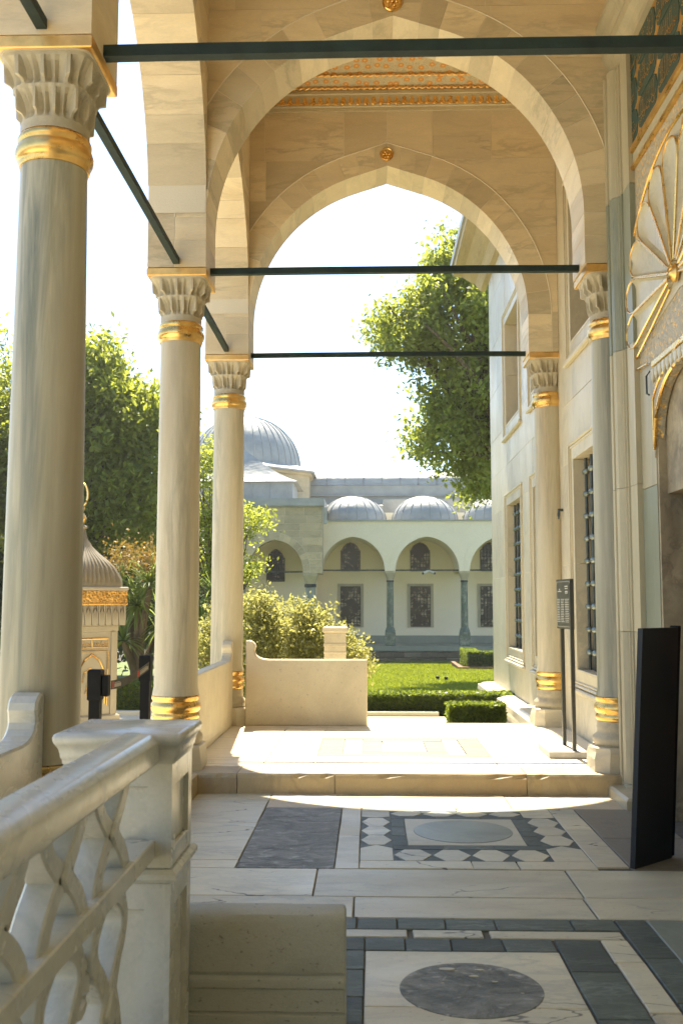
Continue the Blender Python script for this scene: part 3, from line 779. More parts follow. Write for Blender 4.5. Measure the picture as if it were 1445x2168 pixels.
# ---------------------------------------------------------------- marble palace wall on the right
wall = thing('marble_wall', (WX, 13, -.3), 'marble clad palace wall with barred windows on the right', 'wall')
ys = [8.56, 9.72, 10.95, 12.40, 13.70, 14.87, 16.30, 18.40]
zs = [-.6, .17, .88, 2.02, 3.17, 3.85, 4.50, 5.35, 6.20, 7.1, 7.95]
holes = {1, 3, 5}
for i in range(len(ys)-1):
    for k in range(len(zs)-1):
        if i in holes and (zs[k], zs[k+1]) in ((.88,2.02),(2.02,3.17),(4.50,5.35),(5.35,6.20)): continue
        gp = .0025; g = G(); dx = random.uniform(-.0015, .0015)
        g.box(WX+dx, WX+.62, ys[i]+gp, ys[i+1]-gp, zs[k]+gp, zs[k+1]-gp, .003); O('wall_panel', g, M['wall'], wall)
g = G(); g.box(WX+.003, WX+.05, 8.56, 9.715, -.6, 7.95); g.box(WX+.003, WX+.05, 10.955, 12.395, -.6, 7.95); g.box(WX+.003, WX+.05, 13.705, 14.865, -.6, 7.95); g.box(WX+.003, WX+.05, 16.305, 18.395, -.6, 7.95)
O('wall_core', g, M['mortar'], wall)
g = G(); g.box(WX+.62, 5.2, 8.6, 18.4, -.6, 7.95); O('inner_block', g, M['wall'], wall)
g = G(); g.box(WX, 3.2, -3.4, 4.5, -.6, 8.3); g.box(-2.6, WX, -3.4, -2.8, -.6, 8.3); O('near_wall_and_light_blocker', g, M['wall'], wall)  # second box: unseen end wall added behind the camera to darken the foreground
def frame_bars(y0, y1, z0, z1, parent):
    # raised bead around the opening, and a plain inner band
    def ring(o, w, pr, nm):
        a, b, c_, d = y0-o, y1+o, z0-o, z1+o
        for q in ((a, b, d-w, d), (a, b, c_, c_+w), (a, a+w, c_+w, d-w), (b-w, b, c_+w, d-w)):
            g = G(); g.box(WX-pr, WX+.01, q[0], q[1], q[2], q[3], min(pr, w)*.45); O(nm, g, M['wall'], parent)
    ring(.20, .035, .028, 'frame_bead'); ring(.160, .025, .014, 'frame_fillet'); ring(.03, .028, .008, 'frame_band')
def window(y0, y1, z0, z1, bars=True, nv=5):
    w = thing('window', (WX+.1, (y0+y1)/2, z0), parent=wall)
    frame_bars(y0, y1, z0, z1, w)
    # sill shelf
    g = G(); g.box(WX-.055, WX+.005, y0-.235, y1+.235, z0-.255, z0-.205, .012); O('sill', g, M['wall'], w)
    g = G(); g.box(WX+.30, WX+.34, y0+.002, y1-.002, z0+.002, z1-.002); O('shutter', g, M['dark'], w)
    for q in ((y0+.003,y0+.07,z0+.003,z1-.003),(y1-.07,y1-.003,z0+.003,z1-.003),(y0+.07,y1-.07,z0+.003,z0+.08),(y0+.07,y1-.07,z1-.09,z1-.003),(y0+.07,y1-.07,(z0+z1)/2-.05,(z0+z1)/2+.05),((y0+y1)/2-.04,(y0+y1)/2+.04,z0+.08,z1-.09)):
        g = G(); g.box(WX+.25, WX+.299, *q); O('wood_frame', g, M['wood'], w)
    if not bars: return w
    xb = WX+.115; n = nv; sp_ = (y1-y0-.15)/(n-1)
    g = G(); g.lathe([(.017, z0-.005), (.017, z1+.005)], xb, y1-.075, 8); b0 = O('bar', g, M['irongrille'], w, True)
    for k in range(1, n): copy_at(b0, 0, -k*sp_, 0, w)
    nh = 9; dz = (z1-z0)/(nh+.35)
    g = G(); g.tube([(xb, y0-.01, z0+dz*.75), (xb, y1+.01, z0+dz*.75)], .014, 8); h0 = O('cross_bar', g, M['irongrille'], w, True)
    for k in range(1, nh): copy_at(h0, 0, 0, k*dz, w)
    g = G(); yk = y1-.075; r_ = .036
    prof = [(.016,-.075),(.024,-.06),(.018,-.045),(.030,-.03),(r_,-.008),(r_,.008),(.030,.03),(.018,.045),(.024,.06),(.016,.075)]
    g.lathe(prof, 0, 0, 10); g.v = [(xb+a, yk+c, z0+dz*.75+b) for a, b, c in g.v]
    k0 = O('knuckle', g, M['knuckle'], w, True)
    for i in range(n):
        for k in range(nh):
            if i or k: copy_at(k0, 0, -i*sp_, k*dz, w)
    # sockets in the far jamb
    g = G(); g.lathe([(.02,-.05),(.03,-.03),(.03,0),(.022,.01)], 0, 0, 10); g.v = [(xb+a, y1-.012+c, z0+dz*.75+b) for a, b, c in g.v]
    s0 = O('socket', g, M['knuckle'], w, True)
    for k in range(1, nh): copy_at(s0, 0, 0, k*dz, w)
    return w
window(9.72, 10.95, .88, 3.17); window(12.40, 13.70, .88, 3.17); window(14.87, 16.30, .88, 3.17)
for a, b in ((9.72,10.95),(12.40,13.70),(14.87,16.30)): window(a, b, 4.50, 6.20, False)
# moulded base outside the porch, and the eaves
g = G(); g.prism([(WX,.16),(2.06,.15),(2.02,.13),(1.96,.12),(1.95,.04),(1.965,.0),(1.99,-.02),(2.03,-.08),(2.03,-.14),(2.0,-.2),(2.0,-.6),(WX,-.6)], 'y', 12.42, 18.45); O('base_moulding', g, M['wall'], wall)
g = G(); g.prism([(WX,7.6),(2.15,7.62),(2.05,7.75),(1.95,7.80),(1.80,7.90),(1.62,7.92),(1.60,8.06),(WX,8.2)], 'y', 12.5, 18.95); O('eaves', g, M['eave'], wall)
g = G(); g.prism([(1.57,8.0),(1.57,8.14),(2.6,8.9),(5.4,9.6),(5.4,8.0)], 'y', 12.48, 19.0); O('roof', g, M['lead'], wall)
# iron ring on the wall by the farther engaged column
g = G(); g.tube([(WX-.05+.0*math.sin(t), 11.62+.04*math.sin(t), 2.62+.05*math.cos(t)) for t in np.linspace(0, 2*math.pi, 17)[:-1]], .009, 6, True)
g.tube([(WX+.02, 11.62, 2.67), (WX-.06, 11.62, 2.67)], .016, 6)
O('iron_ring', g, M['irongrille'], None, True, 'small dark iron ring fixed to the wall between column and window', 'ring')

# ---------------------------------------------------------------- portal in the near bay
PX = 2.20
po = thing('portal', (PX, 7, 0), 'richly gilded portal with shell fan, green inscription panels and moulded jamb', 'portal')
# wall behind everything
g = G(); g.box(PX+.02, PX+.9, 7.62, 8.56, -.6, 8.3); g.box(PX+.02, PX+.9, 4.5, 7.62, 3.42, 8.3); g.box(PX+.02, PX+.9, 4.5, 6.26, -.6, 3.42)
O('portal_core', g, M['jamb'], po)
# moulded jamb, stone upon stone
prof = [(8.556,PX+.03),(8.556,2.085),(8.525,2.075),(8.50,2.085),(8.495,2.105),(8.475,2.11),(8.44,2.085),(8.40,2.078),(8.36,2.088),(8.335,2.115),(8.325,2.13),(8.305,2.13),(8.30,2.145),(8.255,2.14),(8.25,2.165),(8.235,2.165),(8.235,2.150),(8.03,2.150),(8.03,PX+.03)]
zz = [-.05, .12, 1.36, 2.55, 3.72, 5.06, 6.21]
for k in range(len(zz)-1):
    g = G(); g.prism([(b, a) for a, b in prof], 'z', zz[k]+.002, zz[k+1]-.002); O('jamb_stone', g, M['jamb' if k in (0,1,5) else ('green' if k == 4 else 'jamb')], po)
g = G(); g.box(1.97, 2.25, 7.9, 8.558, -.03, .09, .02); O('jamb_base', g, M['jamb'], po)
# the frame's head runs back towards the viewer
prof2 = [(PX+.03,6.21),(2.150,6.21),(2.150,6.27),(2.14,6.30),(2.13,6.33),(2.088,6.38),(2.078,6.44),(2.09,6.5),(2.11,6.53),(2.085,6.57),(2.07,6.62),(2.03,6.66),(2.03,6.72),(PX+.03,6.74)]
for a, b in ((7.35,8.556),(6.1,7.35),(4.9,6.1)):
    g = G(); g.prism(prof2, 'y', a+.002, b-.002); O('head_stone', g, M['jamb'], po)
g = G(); g.box(PX-.02, PX+.03, 4.9, 8.554, 6.745, 8.3); O('upper_wall', g, M['soffit'], po)
# inscription frieze: gilded ground, green cartouches with gilt strokes
g = G(); g.box(PX-.006, PX+.02, 4.9, 8.03, 5.37, 6.208); g.box(PX-.006, PX+.02, 8.03, 8.235, 5.30, 6.208); O('frieze_ground', g, M['goldflat'], po)
M['enamel'] = plain('green_enamel', (.012,.055,.050), .35, 0, .1, 30, var=.25)
def cartouche(y0, y1, z0, z1, sd):
    rd = random.Random(sd); d = .06; zc = (z0+z1)/2; hz = (z1-z0)/2
    poly = [(y0,zc),(y0+d*.5,zc+hz*.75),(y0+d*1.5,z1),(y1-d*1.5,z1),(y1-d*.5,zc+hz*.75),(y1,zc),(y1-d*.5,zc-hz*.75),(y1-d*1.5,z0),(y0+d*1.5,z0),(y0+d*.5,zc-hz*.75)]
    g = G(); g.prism(poly, 'x', PX-.002, PX-.014, .003); c = O('cartouche', g, M['enamel'], po)
    # calligraphic strokes: tall uprights, bowls and dots
    g = G(); y = y0+.07; n = 0; x = PX-.017
    def strip(pts, w):
        for i in range(len(pts)-1):
            (a, b), (a2, b2) = pts[i], pts[i+1]; L = math.hypot(a2-a, b2-b) or 1; nx, ny = -(b2-b)/L*w/2, (a2-a)/L*w/2
            g.add([(x,a+nx,b+ny),(x,a2+nx,b2+ny),(x,a2-nx,b2-ny),(x,a-nx,b-ny)], [(0,1,2,3)])
    while y < y1-.07:
        k = rd.random()
        if k < .5:
            zb = zc-hz*rd.uniform(.2,.6); strip([(y, zb), (y+rd.uniform(-.015,.008), zc+hz*.35), (y+rd.uniform(-.02,.01), zc+hz*.78)], .0055)
        if k > .3:
            r = rd.uniform(.022,.05); zb = zc-hz*rd.uniform(.0,.5)
            strip([(y+r*math.cos(t)*1.2, zb+r*.8*math.sin(t)) for t in np.linspace(math.pi*rd.uniform(.9,1.2), 2*math.pi, 6)], .0085)
        for q in range(2):
            a, b = y+rd.uniform(-.02,.02), zc+rd.uniform(-.7,.7)*hz; strip([(a, b), (a+.009, b+.009)], .01)
        y += rd.uniform(.02,.034)
    O('gilt_lettering', g, M['gold'], c)
rows = [(5.40,5.655),(5.665,5.925),(5.935,6.195)]
cols = [(7.86,8.215),(7.31,7.85),(6.74,7.30),(6.16,6.73)]
for i, (a, b) in enumerate(cols):
    for j, (c_, d) in enumerate(rows): cartouche(a, b, c_, d, i*7+j)
# gilded bands under the frieze
for z0, z1, x, m in ((5.31,5.368,2.165,'gold'),(5.20,5.31,2.185,'jamb'),(5.165,5.20,2.165,'gold')):
    g = G(); g.box(x, PX+.02, 4.9, 8.234, z0+.001, z1-.001, .006); O('gilt_band' if m == 'gold' else 'stone_band', g, M[m], po)
# shell fan
fc = (6.93, 3.92)
g = G(); g.box(PX-.004, PX+.02, 4.9, 8.234, 3.46, 5.164); O('fan_ground', g, M['goldstone'], po)
M['shell'] = stone('shell_marble', (.60,.55,.43), (.52,.48,.38), (.3,.3,.25), .4, (1,1,1), 2.5, .4, .1, .08)
ell = [(fc[0]+1.42*math.cos(t), fc[1]+1.10*math.sin(t)) for t in np.linspace(D2R(-17), D2R(197), 41)]
g = G(); g.prism(ell+[(fc[0], fc[1]-.1)], 'x', PX-.004, PX-.012); O('fan_field', g, M['shell'], po)
g = G(); g.tube([(PX-.02, a, b) for a, b in ell], .011, 6); O('fan_rim', g, M['gold'], po, True)
g = G(); g.tube([(PX-.02, 8.225, 3.5), (PX-.02, 8.225, 5.16)], .014, 6); O('fan_border', g, M['gold'], po, True)
ts = [D2R(-8+19.6*k) for k in range(11)]
for k, t in enumerate(ts):
    tip = (fc[0]+1.30*math.cos(t), fc[1]+.99*math.sin(t)); dt = D2R(9.55)
    pe = []
    def at(rad, off): 
        tt = t+off; return (fc[0]+1.30*rad*math.cos(tt), fc[1]+.99*rad*math.sin(tt))
    for rad, of in ((.10,-.8),(.3,-.92),(.6,-.97),(.80,-1.0),(.88,-.93),(.95,-.68),(.99,-.32),(1.0,0),(.99,.32),(.95,.68),(.88,.93),(.80,1.0),(.6,.97),(.3,.92),(.10,.8)): pe.append(at(rad, of*dt))
    g = G(); n_ = len(pe); c0 = at(.62, 0)
    # dished petal: rim proud, centre sunk
    V = []; 
    for dp, kk_ in ((.004,1.0),(.052,1.0),(.052,.965),(.034,.90),(.0185,.74),(.0165,.3)): V += [(PX-dp, c0[0]+(a-c0[0])*kk_, c0[1]+(b-c0[1])*kk_) for a, b in pe]
    F = [(r*n_+i, r*n_+(i+1) % n_, (r+1)*n_+(i+1) % n_, (r+1)*n_+i) for r in range(5) for i in range(n_)]+[tuple(range(5*n_, 6*n_))]
    g.add(V, F); pt = O('fan_petal', g, M['shell'], po, True, ang=30)
    g = G(); g.tube([(PX-.054, a, b) for a, b in pe], .008, 6, True); O('gilt_outline', g, M['gold'], pt, True)
    if k < 10:
        tm = t+D2R(9.8); a, b = fc[0]+1.36*math.cos(tm), fc[1]+1.04*math.sin(tm); u = (math.cos(tm), math.sin(tm)*.8)
        g = G(); g.prism([(a-u[0]*.14, b-u[1]*.14), (a+u[1]*.05, b-u[0]*.05), (a+u[0]*.02, b+u[1]*.02), (a-u[1]*.05, b+u[0]*.05)], 'x', PX-.012, PX-.026, .004); O('gilt_spur', g, M['goldflat'], po)
g = G(); g.lathe([(.065,0),(.065,.02),(.045,.04),(.035,.03),(.02,.05),(.001,.055)], 0, 0, 20); g.v = [(PX-.03-c, fc[0]+a, fc[1]+b) for a, b, c in g.v]; O('fan_boss', g, M['gold'], po, True)
# foot of the fan: sloping gilt line, floral band, stalactite row
g = G(); g.tube([(PX-.03, 8.23, 3.52), (PX-.03, 7.6, 3.70), (PX-.03, 7.1, 3.86)], .008, 6); O('gilt_line', g, M['gold'], po, True)
g = G(); g.tube([(PX-.03, 8.23, 3.50), (PX-.03, 7.72, 3.46)], .008, 6); O('gilt_line', g, M['gold'], po, True)
# green marble panels beside the doorway
for a, b, m in ((-.05,.62,'jamb'),(.62,2.50,'green'),(2.50,3.46,'jamb')):
    g = G(); g.box(PX-.008, PX+.02, 7.622, 8.03, a+.002, b-.002, .003); O('marble_panel', g, M[m], po)
# carved door head: arch spandrel with gilt edge
def door_z(y):  # intrados of the door arch
    u = min(1, abs(y-6.94)/.66); return 2.78+.52*math.sqrt(max(0, 1-u**2.2))
yy = [6.28+.66*2*k/24 for k in range(25)]
pl = [(y_, door_z(y_)) for y_ in yy]
g = G(); g.prism([(6.262,3.40),(6.262,2.70)]+pl+[(7.618,2.70),(7.618,3.40)], 'x', PX-.02, PX+.05); O('door_spandrel', g, M['goldstone'], po)
g = G(); g.tube([(PX-.025, a, b) for a, b in pl], .014, 6); O('gilt_arch_line', g, M['gold'], po, True)
g = G(); g.tube([(PX-.025, 7.612, 2.76), (PX-.025, 7.612, 3.16), (PX-.025, 7.45, 3.27), (PX-.025, 6.9, 3.44)], .010, 6); O('gilt_border', g, M['gold'], po, True)
g = G(); g.box(PX-.03, PX+.02, 6.265, 7.615, 3.402, 3.455, .008); O('gilt_band', g, M['gold'], po)
n_ = 14
for k in range(n_):
    y_ = 7.56-k*.095; g = G(); g.prism([(y_-.04,3.335+.0),(y_,3.27),(y_+.04,3.335),(y_+.04,3.385),(y_-.04,3.385)], 'x', PX-.018, PX-.045, .008); O('stalactite_cell', g, M['shell'], po)
# door reveal: patterned breccia with plain plaster repairs, and the dark doorway
M['reveal'] = stone('breccia_reveal', (.50,.43,.31), (.24,.20,.15), (.15,.13,.1), .7, (1,1,.8), 3.2, .5, .2, .1)
g = G(); g.box(PX-.002, PX+.24, 7.585, 7.620, -.05, 3.3); O('door_reveal', g, M['reveal'], po)
g = G(); g.box(PX-.002, PX+.24, 6.262, 6.295, -.05, 3.3); O('door_reveal', g, M['reveal'], po)
g = G(); g.box(PX+.06, PX+.24, 6.295, 7.585, 2.42, 3.3); O('door_lintel', g, M['reveal'], po)
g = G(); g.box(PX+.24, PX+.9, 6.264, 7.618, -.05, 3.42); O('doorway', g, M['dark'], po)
for a, b in ((6.30,6.93),(6.95,7.58)):
    g = G(); g.box(PX+.17, PX+.235, a, b, 0.0, 2.418, .006); d = O('door_leaf', g, M['dark'], po)
    for z in (.3, 1.0, 1.7): g = G(); g.box(PX+.155, PX+.17, a+.08, b-.08, z, z+.55, .01); O('door_panel', g, M['wood'], d)
g = G(); g.tube([(PX-.01,7.72,3.40),(PX-.04,7.72,3.36),(PX-.04,7.72,3.22),(PX-.04,7.66,3.20)], .008, 6); O('wall_hook', g, M['irongrille'], None, True, 'small bent iron hook below the gilded fan', 'hook')
# ---------------------------------------------------------------- parapets
def scroll_profile(u_end, zt, zb, L, s):
    """profile in (u,z): plain slab from far end L to the column at u_end with a stepped scroll; s = direction away from the column"""
    sc_ = [(0,1.15),(.035,1.155),(.075,1.14),(.105,1.11),(.115,1.075),(.105,1.045),(.10,1.015),(.115,.985),(.15,.958),(.20,.940),(.27,.932),(L,.932)]
    top = [(u_end+s*a, z) for a, z in sc_]
    return top+[(u_end+s*L, zb), (u_end, zb)]
g = G(); g.prism(scroll_profile(-1.455, 0, .165, 1.42, 1), 'y', 11.72, 11.85, .012); O('parapet', g, M['parapet'], None, False, 'marble parapet slab with scroll end closing the far edge of the terrace', 'parapet')
g = G(); g.prism(scroll_profile(11.70, 0, .165, 2.62, -1), 'x', -1.72, -1.60, .012); O('parapet', g, M['parapet'], None, False, 'marble parapet slab between the second and third left columns', 'parapet')
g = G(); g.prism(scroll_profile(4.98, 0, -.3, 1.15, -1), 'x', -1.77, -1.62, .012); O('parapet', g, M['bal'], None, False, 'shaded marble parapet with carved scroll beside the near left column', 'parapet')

# ---------------------------------------------------------------- foreground balustrade: newel, rails, pierced panels
ba = thing('balustrade', (-.86, 3.2, 0), 'white marble balustrade with pierced carving and square newel post in the foreground', 'balustrade')
x0, x1, y0, y1 = -1.05, -.675, 3.445, 3.82
g = G(); g.box(x0+.018, x1-.018, y0+.018, y1-.018, -.4, 1.06); nw = O('newel_post', g, M['bal'], ba)
def stile_face(fx, u0, u1, z0, z1, w, nm):
    for q in ((u0,u0+w,z0,z1),(u1-w,u1,z0,z1),(u0+w,u1-w,z1-w*1.3,z1),(u0+w,u1-w,z0,z0+w)):
        g = G()
        if fx in ('R','L'):
            xa, xb = (x1-.018, x1) if fx == 'R' else (x0, x0+.018); g.box(xa, xb, q[0], q[1], q[2], q[3], .004)
        else:
            ya, yb = (y0, y0+.018) if fx == 'F' else (y1-.018, y1); g.box(q[0], q[1], ya, yb, q[2], q[3], .004)
        O(nm, g, M['bal'], nw)
for fx, a, b in (('R',y0,y1),('L',y0,y1),('F',x0+.018,x1-.018),('B',x0+.018,x1-.018)):
    stile_face(fx, a, b, .70, 1.055, .065, 'panel_stile'); stile_face(fx, a, b, -.2, .655, .07, 'panel_stile')
g = G(); g.box(x0-.022, x1+.022, y0-.022, y1+.022, .656, .70, .014); O('belt_moulding', g, M['bal'], nw)
def sq_loft(g, prof):
    R_ = []
    for o, z in prof:
        c = max(.004, o*.25); a, b, c_, d = x0-o, x1+o, y0-o, y1+o
        R_.append([(a+c,c_,z),(b-c,c_,z),(b,c_+c,z),(b,d-c,z),(b-c,d,z),(a+c,d,z),(a,d-c,z),(a,c_+c,z)])
    g.loft(R_); return g
g = G(); sq_loft(g, [(.004,1.05),(.006,1.065),(.010,1.07),(.011,1.08),(.014,1.095),(.020,1.108),(.024,1.113),(.028,1.118),(.032,1.128),(.033,1.139),(.029,1.149),(.020,1.154)]); O('cap', g, M['bal'], nw, True, ang=50)
def rail(prof, nm):
    g = G(); g.prism(prof, 'y', .6, y0+.004); O(nm, g, M['bal'], ba, True, ang=30)
rail([(-.722,1.056),(-.718,1.062),(-.718,1.122),(-.722,1.130),(-.742,1.149),(-.750,1.152),(-.83,1.157),(-.838,1.154),(-.858,1.134),(-.862,1.126),(-.862,1.062),(-.858,1.056)], 'hand_rail')
rail([(-.733,.735),(-.73,.738),(-.73,.793),(-.734,.797),(-.846,.797),(-.85,.793),(-.85,.738),(-.847,.735)], 'middle_rail')
rail([(-.72,-.3),(-.72,.12),(-.735,.14),(-.845,.14),(-.86,.12),(-.86,-.3)], 'bottom_rail')
def smooth(pts, n=5):
    out = []
    for i in range(len(pts)-1):
        p0 = pts[max(0, i-1)]; p1 = pts[i]; p2 = pts[i+1]; p3 = pts[min(len(pts)-1, i+2)]
        for k in range(n):
            t = k/n; out.append(tuple(.5*((2*p1[j])+(-p0[j]+p2[j])*t+(2*p0[j]-5*p1[j]+4*p2[j]-p3[j])*t*t+(-p0[j]+3*p1[j]-3*p2[j]+p3[j])*t**3) for j in range(len(p1))))
    out.append(pts[-1]); return out
XA, XB = -.832, -.752
def stem(y, s, zlo, zhi, nm, kind):
    H = zhi-zlo
    if kind == 0:   # S-stem of the upper panel: swells towards its mirror twin at mid height
        c = [(.165,-.04,.060),(.150,.08,.052),(.112,.24,.046),(.060,.38,.044),(.022,.5,.052),(.055,.61,.044),(.108,.75,.042),(.148,.91,.050),(.162,1.04,.058)]
    else:           # tall arch stem of the lower panel
        c = [(.150,-.02,.06),(.130,.2,.050),(.090,.40,.046),(.036,.55,.055),(.080,.66,.046),(.155,.78,.042),(.158,.88,.042),(.100,.97,.046),(.026,1.02,.046)]
    P = smooth([(s*a, b*H, w*1.4) for a, b, w in c], 5)
    g = G(); g.strip_prism([(y+p[0], zlo+p[1], p[2]) for p in P], 'x', XA-.0015*(s > 0), XB+.0015*(s > 0), .006); return O(nm, g, M['bal'], ba, True, ang=20)
yk = 2.97
while yk > .7:
    for s in (1, -1): stem(yk, s, .79, 1.06, 'pierced_stem', 0); stem(yk, s, .135, .74, 'pierced_arch', 1)
    for z, r in ((.925,.034),(.43,.05)):
        g = G(); g.prism([(yk+r*math.cos(t)*(1+.18*math.cos(4*t)), z+r*math.sin(t)*(1+.18*math.cos(4*t))) for t in np.linspace(0, 2*math.pi, 25)[:-1]], 'x', XA-.010, XB+.010, .008); O('carved_rosette', g, M['bal'], ba, True, ang=35)
    g = G(); g.tube([(XB-.035, yk-.230+.055*math.cos(t), .57+.065*math.sin(t)) for t in np.linspace(0, 2*math.pi, 17)[:-1]], .022, 6, True); O('pierced_ring', g, M['bal'], ba, True)
    g = G(); g.tube([(XB-.035, yk-.230+.04*math.cos(t), .30+.13*math.sin(t)) for t in np.linspace(0, 2*math.pi, 17)[:-1]], .02, 6, True); O('pierced_ring', g, M['bal'], ba, True)
    yk -= .46
# low grooved wall stub beside the newel
LY = 3.855
lw = [(0,-.2),(0,.062),(.007,.066),(.007,.074),(0,.08),(0,.160),(-.007,.166),(-.009,.182),(-.007,.196),(0,.202),(.007,.207),(.006,.213),(-.002,.222),(-.005,.28),(-.003,.375),(.004,.405),(.018,.424),(.05,.434),(.12,.437),(.140,.430),(.15,.41),(.15,-.2)]
g = G(); R_ = []
for k in range(13):
    t = k/12.; x = -.86+(-.107+.86)*t; w_ = random.uniform(-.0012,.0012); R_.append([(x, LY+y+w_, z+random.uniform(-.0012,.0012)) for y, z in lw])
R_.append([(-.099, LY+y+(.006 if y < .1 else -.006), z-.004) for y, z in lw]); R_.append([(-.095, LY+y+(.016 if y < .1 else -.016), z-.014) for y, z in lw])
g.loft(R_); O('low_wall', g, M['block'], None, True, 'low grooved grey stone wall stub beside the newel post', 'low wall', ang=35)

# ---------------------------------------------------------------- black upright board
tb = thing('upright_board', (1.75, 6.34, 0), 'tall narrow matt black upright board standing on the floor before the portal', 'board')
p, q = (1.585, 6.20), (1.885, 6.475); L = math.hypot(q[0]-p[0], q[1]-p[1]); ux, uy = (q[0]-p[0])/L, (q[1]-p[1])/L; nx, ny = uy, -ux
def obox(g, o, ux, uy, L, T, z0, z1, c=.003):
    g2 = G(); g2.box(0, L, 0, T, z0, z1, c); g.add([(o[0]+ux*a-uy*b, o[1]+uy*a+ux*b, z) for a, b, z in g2.v], g2.f); return g
g = G(); obox(g, p, ux, uy, L, .035, .0, 1.44); 
g.v = [(x+(z/1.44)*.085, y, z) for x, y, z in g.v]
O('panel', g, M['black'], tb)
g = G(); obox(g, (q[0]+ux*.0, q[1]), ux, uy, .03, .06, .012, 1.45); g.v = [(x+(z/1.44)*.085, y, z) for x, y, z in g.v]; O('edge_strip', g, M['blackmetal'], tb)

# ---------------------------------------------------------------- sign on two posts
sg = thing('sign_stand', (1.83, 9.65, .17), 'bronze information sign on two posts with a flat pale base by the engaged column', 'sign')
g = G(); g.prism([(1.64,9.36),(2.0,9.36),(2.0,9.98),(1.64,9.98)], 'z', .171, .23, .006); O('base_plate', g, M['plate'], sg)
pa, pb = (1.885, 9.44), (1.868, 9.82)
for a in (pa, pb): g = G(); g.box(a[0]-.016, a[0]+.016, a[1]-.022, a[1]+.022, .225, 1.36 if a == pb else 1.78, .003); O('post', g, M['signedge'], sg)
def on_sign(u, z, d):   # u 0..1 from the far edge to the near edge
    f, n_ = (1.835, 9.90), (1.88, 9.44); ex, ey = n_[0]-f[0], n_[1]-f[1]; l = math.hypot(ex, ey)
    return (f[0]+ex*u+ey/l*d, f[1]+ey*u-ex/l*d, z)
def sbox(u0, u1, z0, z1, d0, d1, g=None):
    g = g or G(); P = [on_sign(u, z, d) for z in (z0, z1) for (u, d) in ((u0,d0),(u1,d0),(u1,d1),(u0,d1))]
    return g.add(P, [(3,2,1,0),(4,5,6,7),(0,1,5,4),(1,2,6,5),(2,3,7,6),(3,0,4,7)])
O('board', sbox(0, 1, 1.345, 1.82, -.03, 0), M['signedge'], sg)
O('face', sbox(.015, .985, 1.352, 1.813, .0005, .004), M['signface'], sg)
for q in ((.05,.95,1.795,1.798),(.05,.95,1.366,1.369),(.05,.06,1.369,1.795),(.94,.95,1.369,1.795)): O('border_line', sbox(*q, .0045, .006), M['print'], sg)
g = G(); rd = random.Random(4)
for (u0, u1, z) in ((.12,.38,1.70),(.22,.28,1.718),(.62,.84,1.745),(.64,.82,1.725),(.64,.84,1.695),(.66,.82,1.682)):
    k = u0
    while k < u1: w = rd.uniform(.02,.05); sbox(k, min(u1, k+w), z, z+rd.uniform(.007,.014), .0045, .006, g); k += w+.012
for c0, c1 in ((.08,.28),(.34,.58),(.64,.92)):
    for r in range(14):
        z = 1.625-r*.0165; k = c0; e = c1-rd.uniform(0,.06)
        while k < e: w = rd.uniform(.03,.07); sbox(k, min(e, k+w), z, z+.006, .0045, .006, g); k += w+.01
O('lettering', g, M['print'], sg, kind='stuff')

# ---------------------------------------------------------------- belt stanchions between the columns
def stanchion(x, y, zb, zt, label):
    t = thing('belt_stanchion', (x, y, zb), label, 'stanchion', 'belt stanchions between the left columns')
    g = G(); g.lathe([(.17,zb),(.17,zb+.012),(.15,zb+.022),(.03,zb+.03)], x, y, 28); O('base', g, M['blackmetal'], t, True)
    g = G(); g.box(x-.033, x+.033, y-.033, y+.033, zb+.02, zt-.18, .008); O('post', g, M['blackmetal'], t)
    g = G(); g.box(x-.042, x+.042, y-.042, y+.042, zt-.19, zt, .008); O('head', g, M['blackmetal'], t)
    return t
sa = stanchion(-1.70, 6.2, .165, 1.185, 'nearer black belt stanchion between the two left columns')
sb = stanchion(-1.635, 7.30, .165, 1.215, 'farther black belt stanchion beside the second left column')
g = G(); g.box(-1.655, -1.615, 6.17, 6.23, 1.02, 1.15, .006); O('cassette', g, M['blackmetal'], sa)
pts = []
for k in range(17):
    t = k/16.; pts.append((-1.615+(.015)*t-.02*math.sin(t*3.14), 6.24+(7.27-6.24)*t, 1.085+.06*t-.035*math.sin(t*3.14159)))
def belt_patch(t0, t1, h0, h1, off, m, nm, par):
    g = G(); R_ = []
    for k in range(9):
        t = (t0+(t1-t0)*k/8.)*16; i = min(15, int(t)); f = t-i; a, b = pts[i], pts[i+1]; p = [a[j]+(b[j]-a[j])*f for j in range(3)]
        R_.append([(p[0]+off,p[1],p[2]+h0),(p[0]+off+.0015,p[1],p[2]+h0),(p[0]+off+.0015,p[1],p[2]+h1),(p[0]+off,p[1],p[2]+h1)])
    g.loft(R_); return O(nm, g, M[m], par)
bt = belt_patch(0, 1, -.028, .028, 0, 'belt', 'barrier_belt', None); tag(bt, 'dark printed belt stretched between the two black stanchions', 'belt')
for t0 in (.03, .70):
    for a, b in ((0,.022),(.028,.05)): belt_patch(t0+a, t0+b, -.02, .02, .0018, 'red', 'red_mark', bt)
    k = t0+.065
    while k < t0+.25:
        belt_patch(k, k+.012, -.016, .006, .0018, 'print', 'printed_letter', bt); k += .019
    belt_patch(t0+.07, t0+.22, .010, .014, .0018, 'print', 'printed_line', bt)
